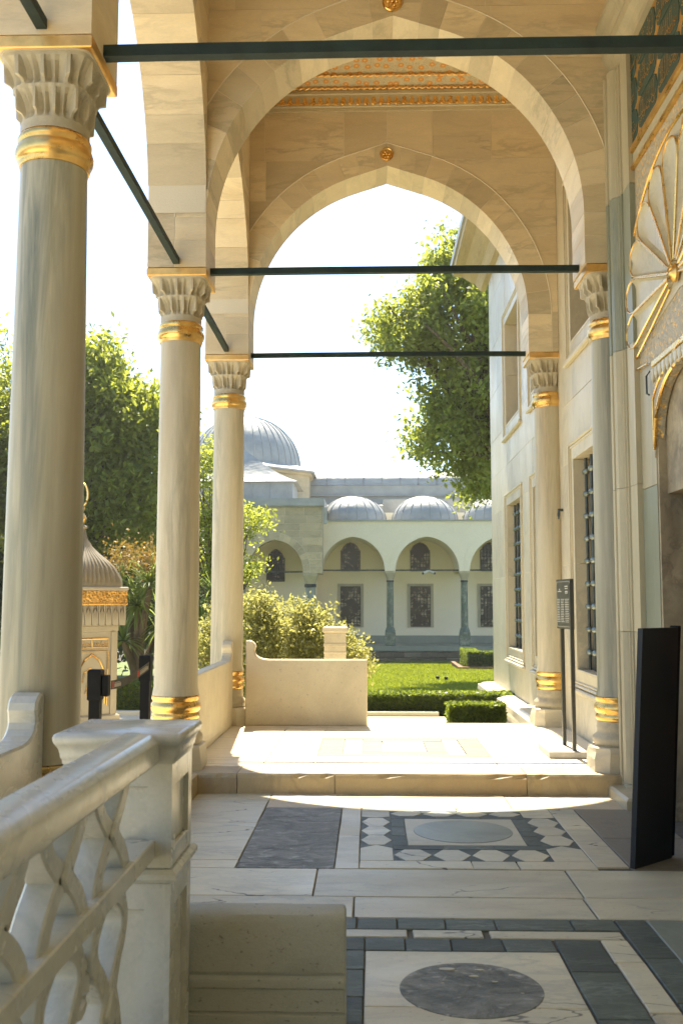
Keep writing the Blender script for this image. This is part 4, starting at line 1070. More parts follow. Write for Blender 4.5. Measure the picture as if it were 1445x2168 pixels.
# ---------------------------------------------------------------- far arcade across the lawn
AY = 42.; FZ = -.21
ar = thing('arcade_building', (2, AY+1, -1.2), 'cream plastered arcade with green columns and small lead domes across the lawn', 'building')
BAY = 3.10; X0 = .84
def arch_cut(uc, a, zs, rise, n=14):
    e = (rise*rise-a*a)/(2*a); Rr = a+e; fi = math.acos(max(-1, min(1, e/Rr)))
    return [(uc+(-e+Rr*math.cos(fi*k/n)), zs+Rr*math.sin(fi*k/n)) for k in range(n+1)]+[(uc-(-e+Rr*math.cos(fi*k/n)), zs+Rr*math.sin(fi*k/n)) for k in range(n-1, -1, -1)]
def offs_cut(uc, a, zs, rise, t): return arch_cut(uc, a+t, zs, rise+t*1.02)
ZSP = 2.90; GUT = 5.0
bays = [(X0-BAY, X0), (X0, X0+BAY), (X0+BAY, X0+2*BAY), (X0+2*BAY, X0+3*BAY)]
for i, (a, b) in enumerate(bays):
    uc = (a+b)/2; h = BAY/2-.22
    cut = arch_cut(uc, h, ZSP, 1.44)
    g = G(); g.prism([(a,ZSP),(a,GUT),(b,GUT),(b,ZSP)]+cut, 'y', AY-.22, AY+.22); O('facade_wall', g, M['plaster'], ar)
    # shallow raised archivolt, mitred at the column line
    o = offs_cut(uc, h, ZSP, 1.44, .30); o = [(min(b-.005, max(a+.005, u)), z) for u, z in o if z > ZSP+.001 or True]
    g = G(); g.prism([(a+.005,ZSP+.002)]+[(cut[-1-k]) for k in range(len(cut))][0:0]+[*cut[::-1]][0:0]+o[::-1]+[(b-.005,ZSP+.002)]+cut, 'y', AY-.25, AY-.221); O('archivolt', g, M['plaster'], ar)
    # transverse vault shell behind each arch
    g = G(); R_ = []
    for y in (AY+.22, AY+2.5): R_.append([(u, y, z) for u, z in arch_cut(uc, h, ZSP, 1.44)])
    n = len(R_[0]); g.add(R_[0]+R_[1], [(k, k+1, n+k+1, n+k) for k in range(n-1)]); O('vault', g, M['plaster'], ar, True)
g = G(); g.box(X0-BAY-.5, 10.5, AY-.30, AY+.3, GUT+.001, GUT+.05); O('gutter', g, M['lead'], ar)
g = G(); g.box(X0-BAY-3.6, 10.5, AY+2.5, AY+2.9, -.9, 5.6); O('back_wall', g, M['plaster'], ar)
g = G(); g.box(10.1, 10.5, AY-.2, AY+2.5, -.9, 5.0); O('end_wall', g, M['plaster'], ar)
g = G(); g.box(X0-BAY-3.6, 10.5, AY-.45, AY+2.5, -.40, FZ); O('walk_floor', g, M['slate2'], ar)
g = G(); g.box(X0-BAY+.4, 10.5, AY+2.40, AY+2.499, FZ+.001, FZ+.34); O('bench_ledge', g, M['slate2'], ar)
# retaining wall of rough stones below the walk
rw = random.Random(9); z = -1.15; row = 0
g = G(); g.box(-8, 10.5, AY-.36, AY-.2, -1.2, -.401); O('retaining_core', g, M['rubble'], ar)
while z < -.45:
    h = rw.uniform(.17,.26); x = -2.2-(row % 2)*.2
    while x < 5.6:
        w = rw.uniform(.28,.7); g = G(); d = rw.uniform(0,.04)
        g.box(x+.01, x+w-.01, AY-.44-d, AY-.3, z+.008, min(z+h-.008, -.402), .02); O('retaining_stone', g, M['rubble'], ar); x += w
    z += h; row += 1
for k in range(3):
    x = X0+BAY*k
    c = thing('arcade_column', (x, AY, FZ), parent=ar)
    g = G(); g.box(x-.215, x+.215, AY-.215, AY+.215, FZ, FZ+.58, .03); g2 = G()
    O('pedestal', g, M['verd'], c)
    g = G(); g.lathe([(.21,FZ+.58),(.215,FZ+.62),(.19,FZ+.66),(.185,FZ+.70),(.165,FZ+.74),(.145,FZ+.78)], x, AY, 20); O('base', g, M['verd'], c, True)
    g = G(); g.lathe([(.148,FZ+.78),(.135,2.44)], x, AY, 20); O('shaft', g, M['verd'], c, True)
    g = G(); g.lathe([(.15,2.44),(.155,2.455),(.155,2.50),(.145,2.515)], x, AY, 20); O('neck_ring', g, M['iron'], c, True)
    g = G(); R_ = []
    for z, r, p in ((2.515,.145,2),(2.6,.155,3),(2.72,.19,5),(2.80,.215,8),(2.83,.225,12),(2.90,.225,12)):
        R_.append([(x+r*math.cos(t)/((abs(math.cos(t))**p+abs(math.sin(t))**p)**(1/p)), AY+r*math.sin(t)/((abs(math.cos(t))**p+abs(math.sin(t))**p)**(1/p)), z) for t in np.linspace(0, 2*math.pi, 25)[:-1]])
    g.loft(R_); O('capital', g, M['capital'], c, True, ang=30)
for a, b in bays: g = G(); g.box(a+.15, b-.15, AY-.03, AY+.03, 2.91, 2.97); O('arcade_tie_rod', g, M['iron'], ar)
# windows in the back wall, each with a lattice
BY = AY+2.5
def lattice(x0, x1, z0, z1, nx, nz, par, arched=False):
    w = thing('arcade_window', ((x0+x1)/2, BY, z0), parent=par); xc = (x0+x1)/2
    if arched:
        sp = z0+(z1-z0)*.62; cut = arch_cut(xc, (x1-x0)/2, sp, z1-sp, 8)
        g = G(); g.prism([(x0,z0)]+[(x1,z0)]+cut, 'y', BY-.012, BY+.05)
    else: g = G(); g.box(x0, x1, BY-.012, BY+.05, z0, z1)
    O('pane', g, M['lattice_pane'], w)
    def top(x):
        if not arched: return z1
        return np.interp(x, [p[0] for p in cut[::-1]], [p[1] for p in cut[::-1]])
    for k in range(nx+1):
        x = x0+(x1-x0)*k/nx; g = G(); g.box(x-.017, x+.017, BY-.05, BY-.025, z0, float(top(min(max(x, x0+.02), x1-.02)))); O('lattice_bar', g, M['blackmetal'], w)
    for k in range(nz+1):
        z = z0+(z1-z0)*k/nz
        xa, xb = x0, x1
        if arched and z > sp:
            inside = [u for u in np.linspace(x0, x1, 41) if top(u) >= z]
            if len(inside) < 2: continue
            xa, xb = min(inside), max(inside)
        g = G(); g.box(float(xa), float(xb), BY-.062, BY-.051, z-.015, z+.015); O('lattice_rail', g, M['blackmetal'], w)
    if not arched:
        for q in ((x0-.14,x1+.14,z1,z1+.13),(x0-.14,x0,z0-.05,z1),(x1,x1+.14,z0-.05,z1),(x0,x1,z0-.05,z0)):
            g = G(); g.box(q[0], q[1], BY-.05, BY+.001, q[2], q[3]); O('stone_surround', g, M['slate2'] if False else M['jamb'], w)
    return w
for k in range(3):
    x = -.87+BAY*1.0*k
    lattice(x-.44, x+.44, .54, 2.29, 6, 11, ar); lattice(x-.42, x+.42, 2.99, 4.26, 6, 8, ar, True)
# pale reflections and curtain scraps are painted into the pane colour; small domes with standing seams
def dome(cx, cy, z0, r, h, nrib, par, name='dome', m='lead', ribs=True, rr=.022):
    prof = [(r*math.cos(t), z0+h*math.sin(t)) for t in np.linspace(0, math.pi/2-.02, 14)]
    g = G(); g.lathe([(r*1.02, z0-.1)]+prof, cx, cy, 48); d = O(name, g, M[m], par, True)
    if ribs:
        for k in range(nrib):
            a = 2*math.pi*k/nrib+.13
            g = G(); g.tube([(cx+(q+.004)*math.cos(a), cy+(q+.004)*math.sin(a), z+.004) for q, z in prof], rr, 5); O('seam', g, M['lead'], d, True)
    return d
for i, (a, b) in enumerate(bays): dome((a+b)/2, AY+1.45, 5.12, 1.44, 1.08, 20, ar)
g = G(); g.prism([(AY-.28,5.052),(AY+3.2,5.22),(AY+3.2,5.06)], 'x', X0-BAY-.4, 10.5); O('lower_roof', g, M['lead'], ar)
# stepped roof behind with a long barrel vault
g = G(); g.prism([(AY+3.2,5.2),(AY+3.2,6.0),(AY+3.6,6.05),(AY+6.0,6.3),(AY+6.0,5.2)], 'x', -3.3, .6); O('lead_terrace', g, M['lead'], ar)
g = G(); g.prism([(AY+3.9,5.2),(AY+3.9,6.35),(AY+6.6,6.42),(AY+6.6,5.2)], 'x', .62, 11); O('lead_parapet', g, M['lead'], ar)
br = thing('barrel_roof', (2, AY+8, 6), 'long lead covered barrel roof rising behind the small domes', 'roof')
prof = [(AY+6.7,5.4),(AY+6.7,7.32),(AY+6.62,7.34),(AY+6.7,7.45)]+[(AY+8.6-1.9*math.cos(t), 7.45+.75*math.sin(t)) for t in np.linspace(.05, math.pi, 12)]+[(AY+10.5,5.4)]
g = G(); g.prism(prof, 'x', -3.2, 12); O('shell', g, M['lead'], br, True, ang=30)
for k in range(17):
    x = -3.0+k*.9; g = G(); g.tube([(x, y-.01, z+.01) for y, z in prof[1:12]], .028, 5); O('seam', g, M['lead'], br, True)
g = G(); g.box(-3.3, 12, AY+6.55, AY+6.72, 6.78, 6.84); O('ledge', g, M['lead'], br)
# cctv pair on the tie rod
for k, s in enumerate((-1, 1)):
    cx_ = 2.45; g = G(); g.tube([(cx_+s*.03, AY-.05, 2.90), (cx_+s*.24, AY-.28, 2.80)], [.05, .065], 10); o = O('security_camera', g, M['print'], None, True, ('left' if s < 0 else 'right')+' one of the white security cameras on the arcade tie rod', 'camera', 'white cameras on the arcade rod')
    g = G(); g.tube([(cx_+s*.24, AY-.281, 2.80), (cx_+s*.245, AY-.30, 2.797)], .05, 10); O('lens', g, M['black'], o, True)

# ---------------------------------------------------------------- stone pavilion at the left end, with dome behind
PY = 40.5
pv = arch_wall('stone_pavilion', 'y', -6.7, -1.93, -3.83, 1.12, 2.86, 1.26, 2.75, 5.46, PY-.3, PY+.3, .30, 9, [2.75,3.05,3.32,3.6,3.9,4.2,4.5,4.78,5.1,5.46], 'weathered sandstone pavilion with round arch at the left end of the arcade', 'building', m='sandstone', seed=21, gp=.006, kk=.012, blk=.75)
pv.name = 'stone_pavilion'
g = G(); g.box(-8.5, -1.95, PY+.3, PY+2.6, 5.0, 5.46); O('upper_mass', g, M['sandstone'], pv)
g = G(); g.box(-8.5, -6.7, PY-.3, PY+.3, -1.2, 5.46); O('side_pier', g, M['sandstone'], pv)
g = G(); g.box(-2.25, -1.96, PY+.3, PY+1.3, 2.75, 5.0); O('return_wall', g, M['sandstone'], pv)
g = G(); g.box(-6.7, -2.3, PY+2.6, PY+2.9, -1., 5.0); O('back_wall', g, M['plaster'], pv)
g = G(); g.box(-8.5, -1.88, PY-.38, PY+2.7, 5.462, 5.50); g.box(-8.5, -1.85, PY-.42, PY+2.7, 5.50, 5.80); O('lead_fascia', g, M['lead'], pv)
g = G(); g.box(-8.5, -3.25, PY+1.2, PY+4, 5.80, 6.68); O('lead_drum', g, M['lead'], pv)
for k in range(6): g = G(); g.box(-3.5-k*.75, -3.46-k*.75, PY+1.17, PY+1.2, 5.82, 6.66); O('seam', g, M['lead'], pv)
R_ = []
for t in np.linspace(0, 1, 10):
    w = 1-t; z = 6.68+1.55*(t**1.6)*.55+1.55*.45*t; i = 2.4*(1-(1-t)**1.0)
    R_.append([(-9.0+i*.9, PY+1.05+i*.5, z),(-3.05-i*1.0, PY+1.05+i*.5, z),(-3.05-i*1.0, PY+5.2-i*.5, z),(-9.0+i*.9, PY+5.2-i*.5, z)])
g = G(); g.loft(R_); O('swept_roof', g, M['lead'], pv, True, ang=40)
w = lattice(-4.46, -3.70, 2.5, 3.9, 7, 10, pv, True); w.location.y -= (AY+2.5)-(PY+2.6)
# pavilion columns
for x in (-2.42, -5.25):
    c = thing('pavilion_column', (x, PY, FZ), parent=pv)
    g = G(); g.lathe([(.30,FZ-.9),(.30,FZ+.3),(.24,FZ+.4),(.22,FZ+.45),(.20,2.2)], x, PY, 20); O('shaft', g, M['slate2'], c, True, ang=40)
    g = G(); g.lathe([(.235,2.2),(.24,2.22),(.24,2.31),(.23,2.33)], x, PY, 20); O('neck_ring', g, M['iron'], c, True)
    g = G(); R_ = []
    for z, r, p in ((2.33,.21,2),(2.45,.24,3),(2.6,.28,6),(2.66,.31,12),(2.75,.31,12)):
        R_.append([(x+r*math.cos(t)/((abs(math.cos(t))**p+abs(math.sin(t))**p)**(1/p)), PY+r*math.sin(t)/((abs(math.cos(t))**p+abs(math.sin(t))**p)**(1/p)), z) for t in np.linspace(0, 2*math.pi, 25)[:-1]])
    g.loft(R_); O('capital', g, M['jamb'], c, True, ang=30)
g = G(); g.box(-5.2, -2.4, PY-.03, PY+.03, 2.80, 2.86); O('pavilion_tie_rod', g, M['iron'], pv)
g = G(); g.tube([(-1.86, PY-.34, 5.45), (-1.82, PY-.30, 5.2), (-1.80, PY-.30, 4.75)], [.10,.09,.07], 8); O('downpipe', g, M['lead'], pv, True)
bd = thing('domed_hall', (-6.2, 48.5, 0), 'large ribbed lead dome on a stone drum behind the pavilion', 'dome')
g = G(); g.lathe([(3.45,0),(3.45,7.55),(3.6,7.6),(3.6,7.72)], -6.1, 48.3, 8, True, D2R(22.5), D2R(382.5)); O('drum', g, M['sandstone'], bd)
g = G(); g.lathe([(3.75,7.72),(3.75,7.80),(2.75,8.15),(2.7,8.1)], -6.1, 48.3, 8, True, D2R(22.5), D2R(382.5)); O('drum_roof', g, M['lead'], bd)
dome(-6.1, 48.3, 8.05, 2.72, 2.62, 40, bd, 'dome_shell', rr=.03)
# ---------------------------------------------------------------- foliage helpers
def leaf_quads(C, size, flat=.0, droop=None):
    """C (n,3) centres -> pointed leaf quads with random orientation"""
    n = len(C); a = RNG.normal(size=(n,3)); a /= np.linalg.norm(a, axis=1)[:,None]
    up = np.array([0,0,1.])
    if flat: a = a*(1-flat)+up*flat; a /= np.linalg.norm(a, axis=1)[:,None]
    b = np.cross(a, RNG.normal(size=(n,3))); b /= np.linalg.norm(b, axis=1)[:,None]+1e-9; c = np.cross(a, b)
    s = (size*RNG.uniform(.45,1.5,size=n))[:,None]
    V = np.stack([C-b*s, C+c*s*.48+a*s*.12, C+b*s, C-c*s*.48+a*s*.12], 1).reshape(-1,3)
    F = np.arange(4*n).reshape(n,4); return V, F
def crown_points(blobs, n, clump, seed, hollow=.35):
    """leaf centres gathered in clumps near the surface of overlapping ellipsoids"""
    r = np.random.default_rng(seed); vol = np.array([b[3]*b[4]*b[5] for b in blobs])**(2/3.); vol /= vol.sum()
    CC = []
    for b, v in zip(blobs, vol):
        k = max(3, int(n*v/clump)); d = r.normal(size=(k,3)); d /= np.linalg.norm(d, axis=1)[:,None]
        rad = (hollow+(1-hollow)*r.uniform(size=(k,1))**.6)*(1+.16*np.sin(d[:,:1]*7+d[:,1:2]*5)+r.normal(size=(k,1))*.07)
        CC.append(np.array(b[:3])+d*rad*np.array(b[3:6]))
    CC = np.concatenate(CC); P = np.repeat(CC, clump, 0); 
    return CC, P
def limb_tubes(g, base, CC, r, n, r0, seed):
    rd = np.random.default_rng(seed); idx = rd.choice(len(CC), min(n, len(CC)), replace=False)
    for i in idx:
        e = CC[i]; m = base+(e-base)*.45+rd.normal(size=3)*.12*np.linalg.norm(e-base); m[2] += .1*np.linalg.norm(e-base)
        pts = [tuple((1-t)**2*base+2*t*(1-t)*m+t*t*e) for t in np.linspace(0, 1, 7)]
        g.tube(pts, [r0*(1-.86*t) for t in np.linspace(0, 1, 7)], 5)
def tree(name, base, fork, blobs, n, clump, spread, size, mat, label, seed, r0=.22, limbs=26, group=None):
    t = thing(name, base, label, 'tree', group)
    CC, P = crown_points(blobs, n, clump, seed)
    P = P+np.random.default_rng(seed+1).normal(size=P.shape)*spread
    V, F = leaf_quads(P, size, .25); mesh_np('crown', V, F, M[mat], t)
    g = G(); b = np.array(base, float); f = np.array(fork, float)
    g.tube([tuple(b+(f-b)*k/5+np.array([.06*math.sin(k*1.7), .05*math.cos(k*2.1), 0])*(0 < k < 5)) for k in range(6)], [r0*1.5, r0*1.15, r0*1.05, r0, r0*.95, r0*.9], 10)
    O('trunk', g, M['bark'], t, True)
    g = G(); limb_tubes(g, f, CC, .0, int(limbs*1.5), r0*.6, seed+2); O('limbs', g, M['bark'], t, True)
    return t
# plane tree hanging in from the right behind the palace corner
tree('plane_tree', (5.6,29,-.9), (4.6,28.2,5.2), [(2.4,27.6,9.4,2.0,2.2,1.5),(1.2,27.3,9.3,1.25,1.6,1.0),(2.7,27.7,7.4,1.5,2.0,1.3),(2.1,27.5,6.2,1.15,1.6,.95),(3.1,27.8,5.4,.9,1.5,1.0),(2.6,27.8,11.0,1.0,1.5,1.15),(4.5,28.5,9.5,2.2,2.4,2.6),(4.6,28.6,6.6,1.9,2.2,1.8),(1.75,27.4,10.7,.55,.9,.7)],
     56000, 60, .20, .080, 'leafplane', 'tall plane tree with hanging boughs behind the palace corner', 31, .3, 46)
# trees on the left beyond the fountain
tree('leafy_tree', (-8.6,28,-.6), (-8.4,27.5,2.2), [(-8.3,26.5,6.3,1.7,1.9,1.9),(-7.3,26.3,7.2,1.0,1.4,1.5),(-6.5,26.2,5.8,1.3,1.5,1.6),(-8.2,26.4,4.2,2.2,1.9,1.5),(-6.2,26.2,4.2,1.3,1.5,1.3),(-5.9,26.6,6.5,.9,1.2,.9),(-7.3,26.4,8.1,.55,.8,.7)],
     48000, 50, .23, .085, 'leaftree', 'broad leafy tree rising between the near column and the second column', 41, .25, 34, 'trees on the left of the garden')
tree('leafy_tree', (-10.6,26,-.6), (-10.5,25.5,2.2), [(-10.2,25.4,6.6,1.3,1.8,1.9),(-10.6,25.4,4.8,1.5,1.8,1.8),(-9.8,25.0,5.4,.8,1.2,1.3)],
     26000, 40, .23, .07, 'leaftree', 'leafy tree at the left edge behind the near column', 43, .25, 16, 'trees on the left of the garden')
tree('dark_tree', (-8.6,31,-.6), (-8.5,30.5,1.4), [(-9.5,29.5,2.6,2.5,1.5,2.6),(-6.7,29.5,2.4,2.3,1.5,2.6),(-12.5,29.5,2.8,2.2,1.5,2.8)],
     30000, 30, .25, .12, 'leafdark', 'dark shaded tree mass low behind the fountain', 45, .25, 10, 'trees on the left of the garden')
tree('young_tree', (-3.5,21.5,-.3), (-3.3,21,1.4), [(-3.35,20.6,4.3,.45,.6,.75),(-3.2,20.6,3.2,.55,.6,.7),(-2.5,20.3,3.25,.62,.6,.30),(-2.55,20.4,2.35,.42,.5,.28),(-3.1,20.6,2.3,.5,.5,.5)],
     7000, 24, .10, .045, 'leaftree', 'slim young tree with bright leaves in front of the stone pavilion', 47, .07, 20)
# golden shrub behind the end parapet
def shrub(name, blobs, n, clump, spread, size, mat, label, seed, base):
    t = thing(name, base, label, 'shrub')
    CC, P = crown_points(blobs, n, clump, seed, .5); P = P+np.random.default_rng(seed+1).normal(size=P.shape)*spread
    k = P[:,2] > GZ+.02; P = P[k]
    V, F = leaf_quads(P, size, .15); mesh_np('foliage', V, F, M[mat], t)
    g = G(); limb_tubes(g, np.array(base, float), CC, .0, 40, .03, seed+2); O('branches', g, M['bark'], t, True); return t
shrub('golden_shrub', [(-1.75,14.5,.95,.75,.6,.75),(-1.15,14.3,.85,.7,.6,.72),(-.62,14.3,.72,.55,.55,.72),(-2.35,14.6,.75,.5,.5,.62),(-.3,14.2,.75,.28,.4,.45),(-1.6,14.4,1.45,.28,.3,.33),(-.9,14.3,1.35,.25,.3,.25)],
      36000, 22, .06, .028, 'leafgold', 'golden yellow shrub glowing behind the end parapet', 51, (-1.3,14.4,GZ))
# cordyline palms beyond the fountain
def strap_head(C, n, L, seed, wid=.035):
    r = np.random.default_rng(seed); V = []; F = []
    for i in range(n):
        az = r.uniform(0, 2*math.pi); el = r.uniform(-.55, 1.35); l = L*r.uniform(.75, 1.15); k = 5
        d = np.array([math.cos(az)*math.cos(el), math.sin(az)*math.cos(el), math.sin(el)]); side = np.array([-math.sin(az), math.cos(az), 0])
        p = np.array(C, float); pts = []
        for q in range(k+1):
            t = q/k; w = wid*(1-t**2.)*(.5+.5*min(1, t*5))+.002
            pts.append((p-side*w/2, p+side*w/2)); dd = d+np.array([0,0,-1])*t*.9; dd /= np.linalg.norm(dd); p = p+dd*l/k
        o = len(V); 
        for a, b in pts: V += [a, b]
        F += [(o+2*q, o+2*q+1, o+2*q+3, o+2*q+2) for q in range(k)]
    return V, F
def palm(base, heads, label, seed):
    t = thing('strap_leaf_palm', base, label, 'palm', 'strap leaved palms beyond the fountain')
    g = G(); b = Vector(base)
    for i, (h, L, n, fl) in enumerate(heads):
        m = Vector((b.x+(h[0]-b.x)*.25, b.y+(h[1]-b.y)*.25, b.z+(h[2]-b.z)*.55))
        g.tube([b, m, Vector(h)], [.085, .07, .05], 8)
        V, F = strap_head(h, n, L, seed+i); mesh_np('leaf_head', np.array(V), F, M['leafpalm'], t)
        if fl:
            r = np.random.default_rng(seed+50+i); P = np.array(h)+np.array([0,0,.45])+r.normal(size=(900,3))*np.array([.17,.17,.16])
            P2 = P[P[:,2] > h[2]+.1]; Vf, Ff = leaf_quads(P2, .028, 0); mesh_np('flower_plume', Vf, Ff, M['flower'], t)
    O('trunk', g, M['bark'], t, True); return t
palm((-3.95,17,GZ), [((-3.95,16.9,1.55),.75,120,False),((-3.72,16.8,1.85),.7,120,True),((-4.25,17.1,1.9),.65,100,True),((-3.6,17.2,1.2),.6,80,False),((-4.15,16.8,.95),.55,70,False)], 'bushy strap leaved palm with plumes beside the second column', 61)
palm((-3.05,18.5,GZ), [((-3.1,18.4,1.3),.7,90,False),((-2.9,18.5,1.7),.6,80,False)], 'strap leaved palm glimpsed between the second and third columns', 67)
palm((-7.7,16.5,GZ), [((-7.7,16.5,1.5),.7,90,False),((-7.4,16.6,1.9),.6,80,False)], 'strap leaved palm at the left edge behind the near column', 71)
# clipped hedges
def hedge(x0, x1, y0, y1, z0, z1, label, n, seed, size=.026):
    t = thing('box_hedge', ((x0+x1)/2, (y0+y1)/2, z0), label, 'hedge', 'clipped box hedges round the lawn')
    g = G(); g.box(x0+.03, x1-.03, y0+.03, y1-.03, z0-.1, z1-.03, .04); O('hedge_core', g, M['leafdark'], t)
    r = np.random.default_rng(seed); A = [((x1-x0)*(y1-y0), 'z'), ((x1-x0)*(z1-z0), 'f'), ((y1-y0)*(z1-z0), 'l'), ((y1-y0)*(z1-z0), 'r'), ((x1-x0)*(z1-z0)*.3, 'b')]
    S = sum(a for a, _ in A); P = []
    for a, k in A:
        m = int(n*a/S); u = r.uniform(size=(m,3)); q = np.array([x0,y0,z0])+u*np.array([x1-x0,y1-y0,z1-z0]); e = r.normal(size=m)*.014
        if k == 'z': q[:,2] = z1-.015+e
        if k == 'f': q[:,1] = y0+.012+e
        if k == 'b': q[:,1] = y1-.012+e
        if k == 'l': q[:,0] = x0+.012+e
        if k == 'r': q[:,0] = x1-.012+e
        P.append(q)
    P = np.concatenate(P); V, F = leaf_quads(P, size, .1); mesh_np('hedge_leaves', V, F, M['leafbox'], t); return t
hedge(-1.2, 3.3, 15.75, 16.35, GZ-.03, .17, 'long low clipped hedge edging the sunny lawn', 26000, 81)
hedge(1.06, 1.80, 13.55, 13.95, GZ, .23, 'short clipped hedge below the palace wall base', 8000, 82)
hedge(1.12, 1.80, 12.75, 13.35, GZ-.02, -.04, 'low tuft of bright groundcover beside the terrace end', 5000, 83, .022)
hedge(-9.5, -2.6, 15.75, 16.35, GZ-.03, .34, 'shaded clipped hedge behind the fountain and stanchions', 22000, 84, .03)
hedge(3.25, 5.6, 33.6, 34.0, -.72, -.05, 'clipped hedge in the brick edged bed, front side', 7000, 85, .04)
hedge(3.25, 3.7, 34.0, 36.4, -.72, -.05, 'clipped hedge in the brick edged bed, left side', 7000, 86, .04)
pb = thing('brick_planter', (4.3,34.5,-.75), 'low brick edging round the hedged bed on the lawn', 'planter')
for c in range(3):
    z = -.80+c*.075
    for k in range(11): g = G(); g.box(3.02+k*.235+(c % 2)*.1, 3.02+k*.235+.222+(c % 2)*.1, 33.3, 33.42, z, z+.066, .008); O('brick', g, M['brick'], pb)
    for k in range(13): g = G(); g.box(2.93, 3.05, 33.43+k*.235+(c % 2)*.1, 33.43+k*.235+.222+(c % 2)*.1, z, z+.066, .008); O('brick', g, M['brick'], pb)
g = G(); g.box(2.92, 5.6, 33.29, 33.44, -.574, -.53, .008); g2 = g; O('coping', g, M['brick'], pb)
g = G(); g.box(2.92, 3.06, 33.445, 36.5, -.574, -.53, .008); O('coping', g, M['brick'], pb)
g = G(); g.box(3.05, 5.6, 33.43, 36.5, -.9, -.62); O('planter_soil', g, M['soil'], pb)
# mown grass blades over the visible lawn
n = 90000; r = np.random.default_rng(91); yy_ = 16.4+(41.3-16.4)*r.uniform(size=n)**1.4; xx_ = -1.6+r.uniform(size=n)*(1.6+yy_*.15)
k = ~((xx_ > 2.9) & (yy_ > 33.3) & (yy_ < 36.5)); xx_, yy_ = xx_[k], yy_[k]; n = len(xx_)
zz_ = np.array([lawn_z(a, b) for a, b in zip(xx_, yy_)]); az = r.uniform(0, 2*math.pi, n); hh = r.uniform(.018, .042, n)*(.8+.02*yy_); ww = .006+.0005*yy_
B = np.stack([xx_, yy_, zz_], 1); sd = np.stack([np.cos(az), np.sin(az), 0*az], 1)*ww[:,None]
tip = B+np.stack([r.normal(size=n)*.02, r.normal(size=n)*.02, hh], 1)
V = np.stack([B-sd, B+sd, tip], 1).reshape(-1,3); mesh_np('grass', V, np.arange(3*n).reshape(n,3), M['grassblade'], None, label='short bright mown grass covering the lawn', cat='grass', kind='stuff')
# two small garden lamps in the grass
for k, (x, y) in enumerate(((1.75,26.3),(1.95,26.0))):
    z = lawn_z(x, y); g = G(); g.lathe([(.035,z-.02),(.035,z+.05),(.05,z+.06),(.045,z+.10),(.01,z+.11)], x, y, 10)
    O('garden_lamp', g, M['blackmetal'], None, True, ('left' if k == 0 else 'right')+' one of two tiny dark lamps set in the lawn', 'lamp', 'tiny lamps in the lawn')

# ---------------------------------------------------------------- square white post behind the parapet
gp_ = thing('gate_post', (-.44,12.65,GZ), 'square white marble post rising behind the end parapet', 'post')
g = G(); g.box(-.575, -.305, 12.52, 12.79, GZ-.02, 1.22, .006); O('shaft', g, M['wall'], gp_)
for q in ((-.575,-.305,1.05,1.09,.008),(-.575,-.305,.96,.985,.006)):
    g = G(); g.box(q[0]-q[4], q[1]+q[4], 12.52-q[4], 12.79+q[4], q[2], q[3], .004); O('moulding', g, M['wall'], gp_)
g = G(); g.box(-.595, -.285, 12.50, 12.81, 1.221, 1.29, .012); O('cap', g, M['wall'], gp_)

# ---------------------------------------------------------------- marble fountain with ribbed canopy
FX, FY, HW = -3.81, 13.05, .375
fo = thing('marble_fountain', (FX,FY,GZ), 'carved marble fountain with ribbed dome and gilded panels behind the near column', 'fountain')
A45 = D2R(42)
def fb(x0, x1, y0, y1, z0, z1, nm, m, c=.004, par=None):
    g = G(); g.box(FX+x0, FX+x1, FY+y0, FY+y1, z0, z1, c); g.rotz(A45, FX, FY); return O(nm, g, M[m], par or fo)
fb(-.45,.45,-.45,.45,GZ,.05,'base_block','fount'); fb(-.40,.40,-.40,.40,.05,.16,'plinth','fount',.02)
fb(-.36,.36,-.36,.36,.16,1.22,'body','fount')
for s in (-1, 1):
    for ax in (0, 1):
        for e in (-1, 1):
            a = (.30*e-.03, .30*e+.03); b = (.36*s-.022, .36*s+.022)
            fb(*(a if ax == 0 else b), *(b if ax == 0 else a), .16, 1.22, 'pilaster', 'fount')
# stalactite cornice: rows of little niched blocks
fb(-.37,.37,-.37,.37,1.22,1.30,'neck_band','fount',.01)
fb(-.41,.41,-.41,.41,1.30,1.56,'cornice_core','fount')
for s in (-1, 1):
    for k in range(9):
        u = -.38+k*.095
        for ax in (0, 1):
            g = G(); pl = [(u-.042,1.33),(u-.030,1.30),(u+.030,1.30),(u+.042,1.33),(u+.042,1.56),(u+.030,1.56),(u+.030,1.45),(u,1.52),(u-.030,1.45),(u-.030,1.56),(u-.042,1.56)]
            if ax == 0: g.prism([(FX+a, b) for a, b in pl], 'y', FY+s*.405, FY+s*.445)
            else: g.prism([(FY+a, b) for a, b in pl], 'x', FX+s*.405, FX+s*.445)
            g.rotz(A45, FX, FY); O('stalactite_cell', g, M['fount'], fo)
fb(-.455,.455,-.455,.455,1.562,1.59,'gilt_moulding','gold',.008)
fb(-.45,.45,-.45,.45,1.59,1.75,'gilt_frieze','goldcarve',.006)
fb(-.46,.46,-.46,.46,1.75,1.80,'top_moulding','fount',.012)
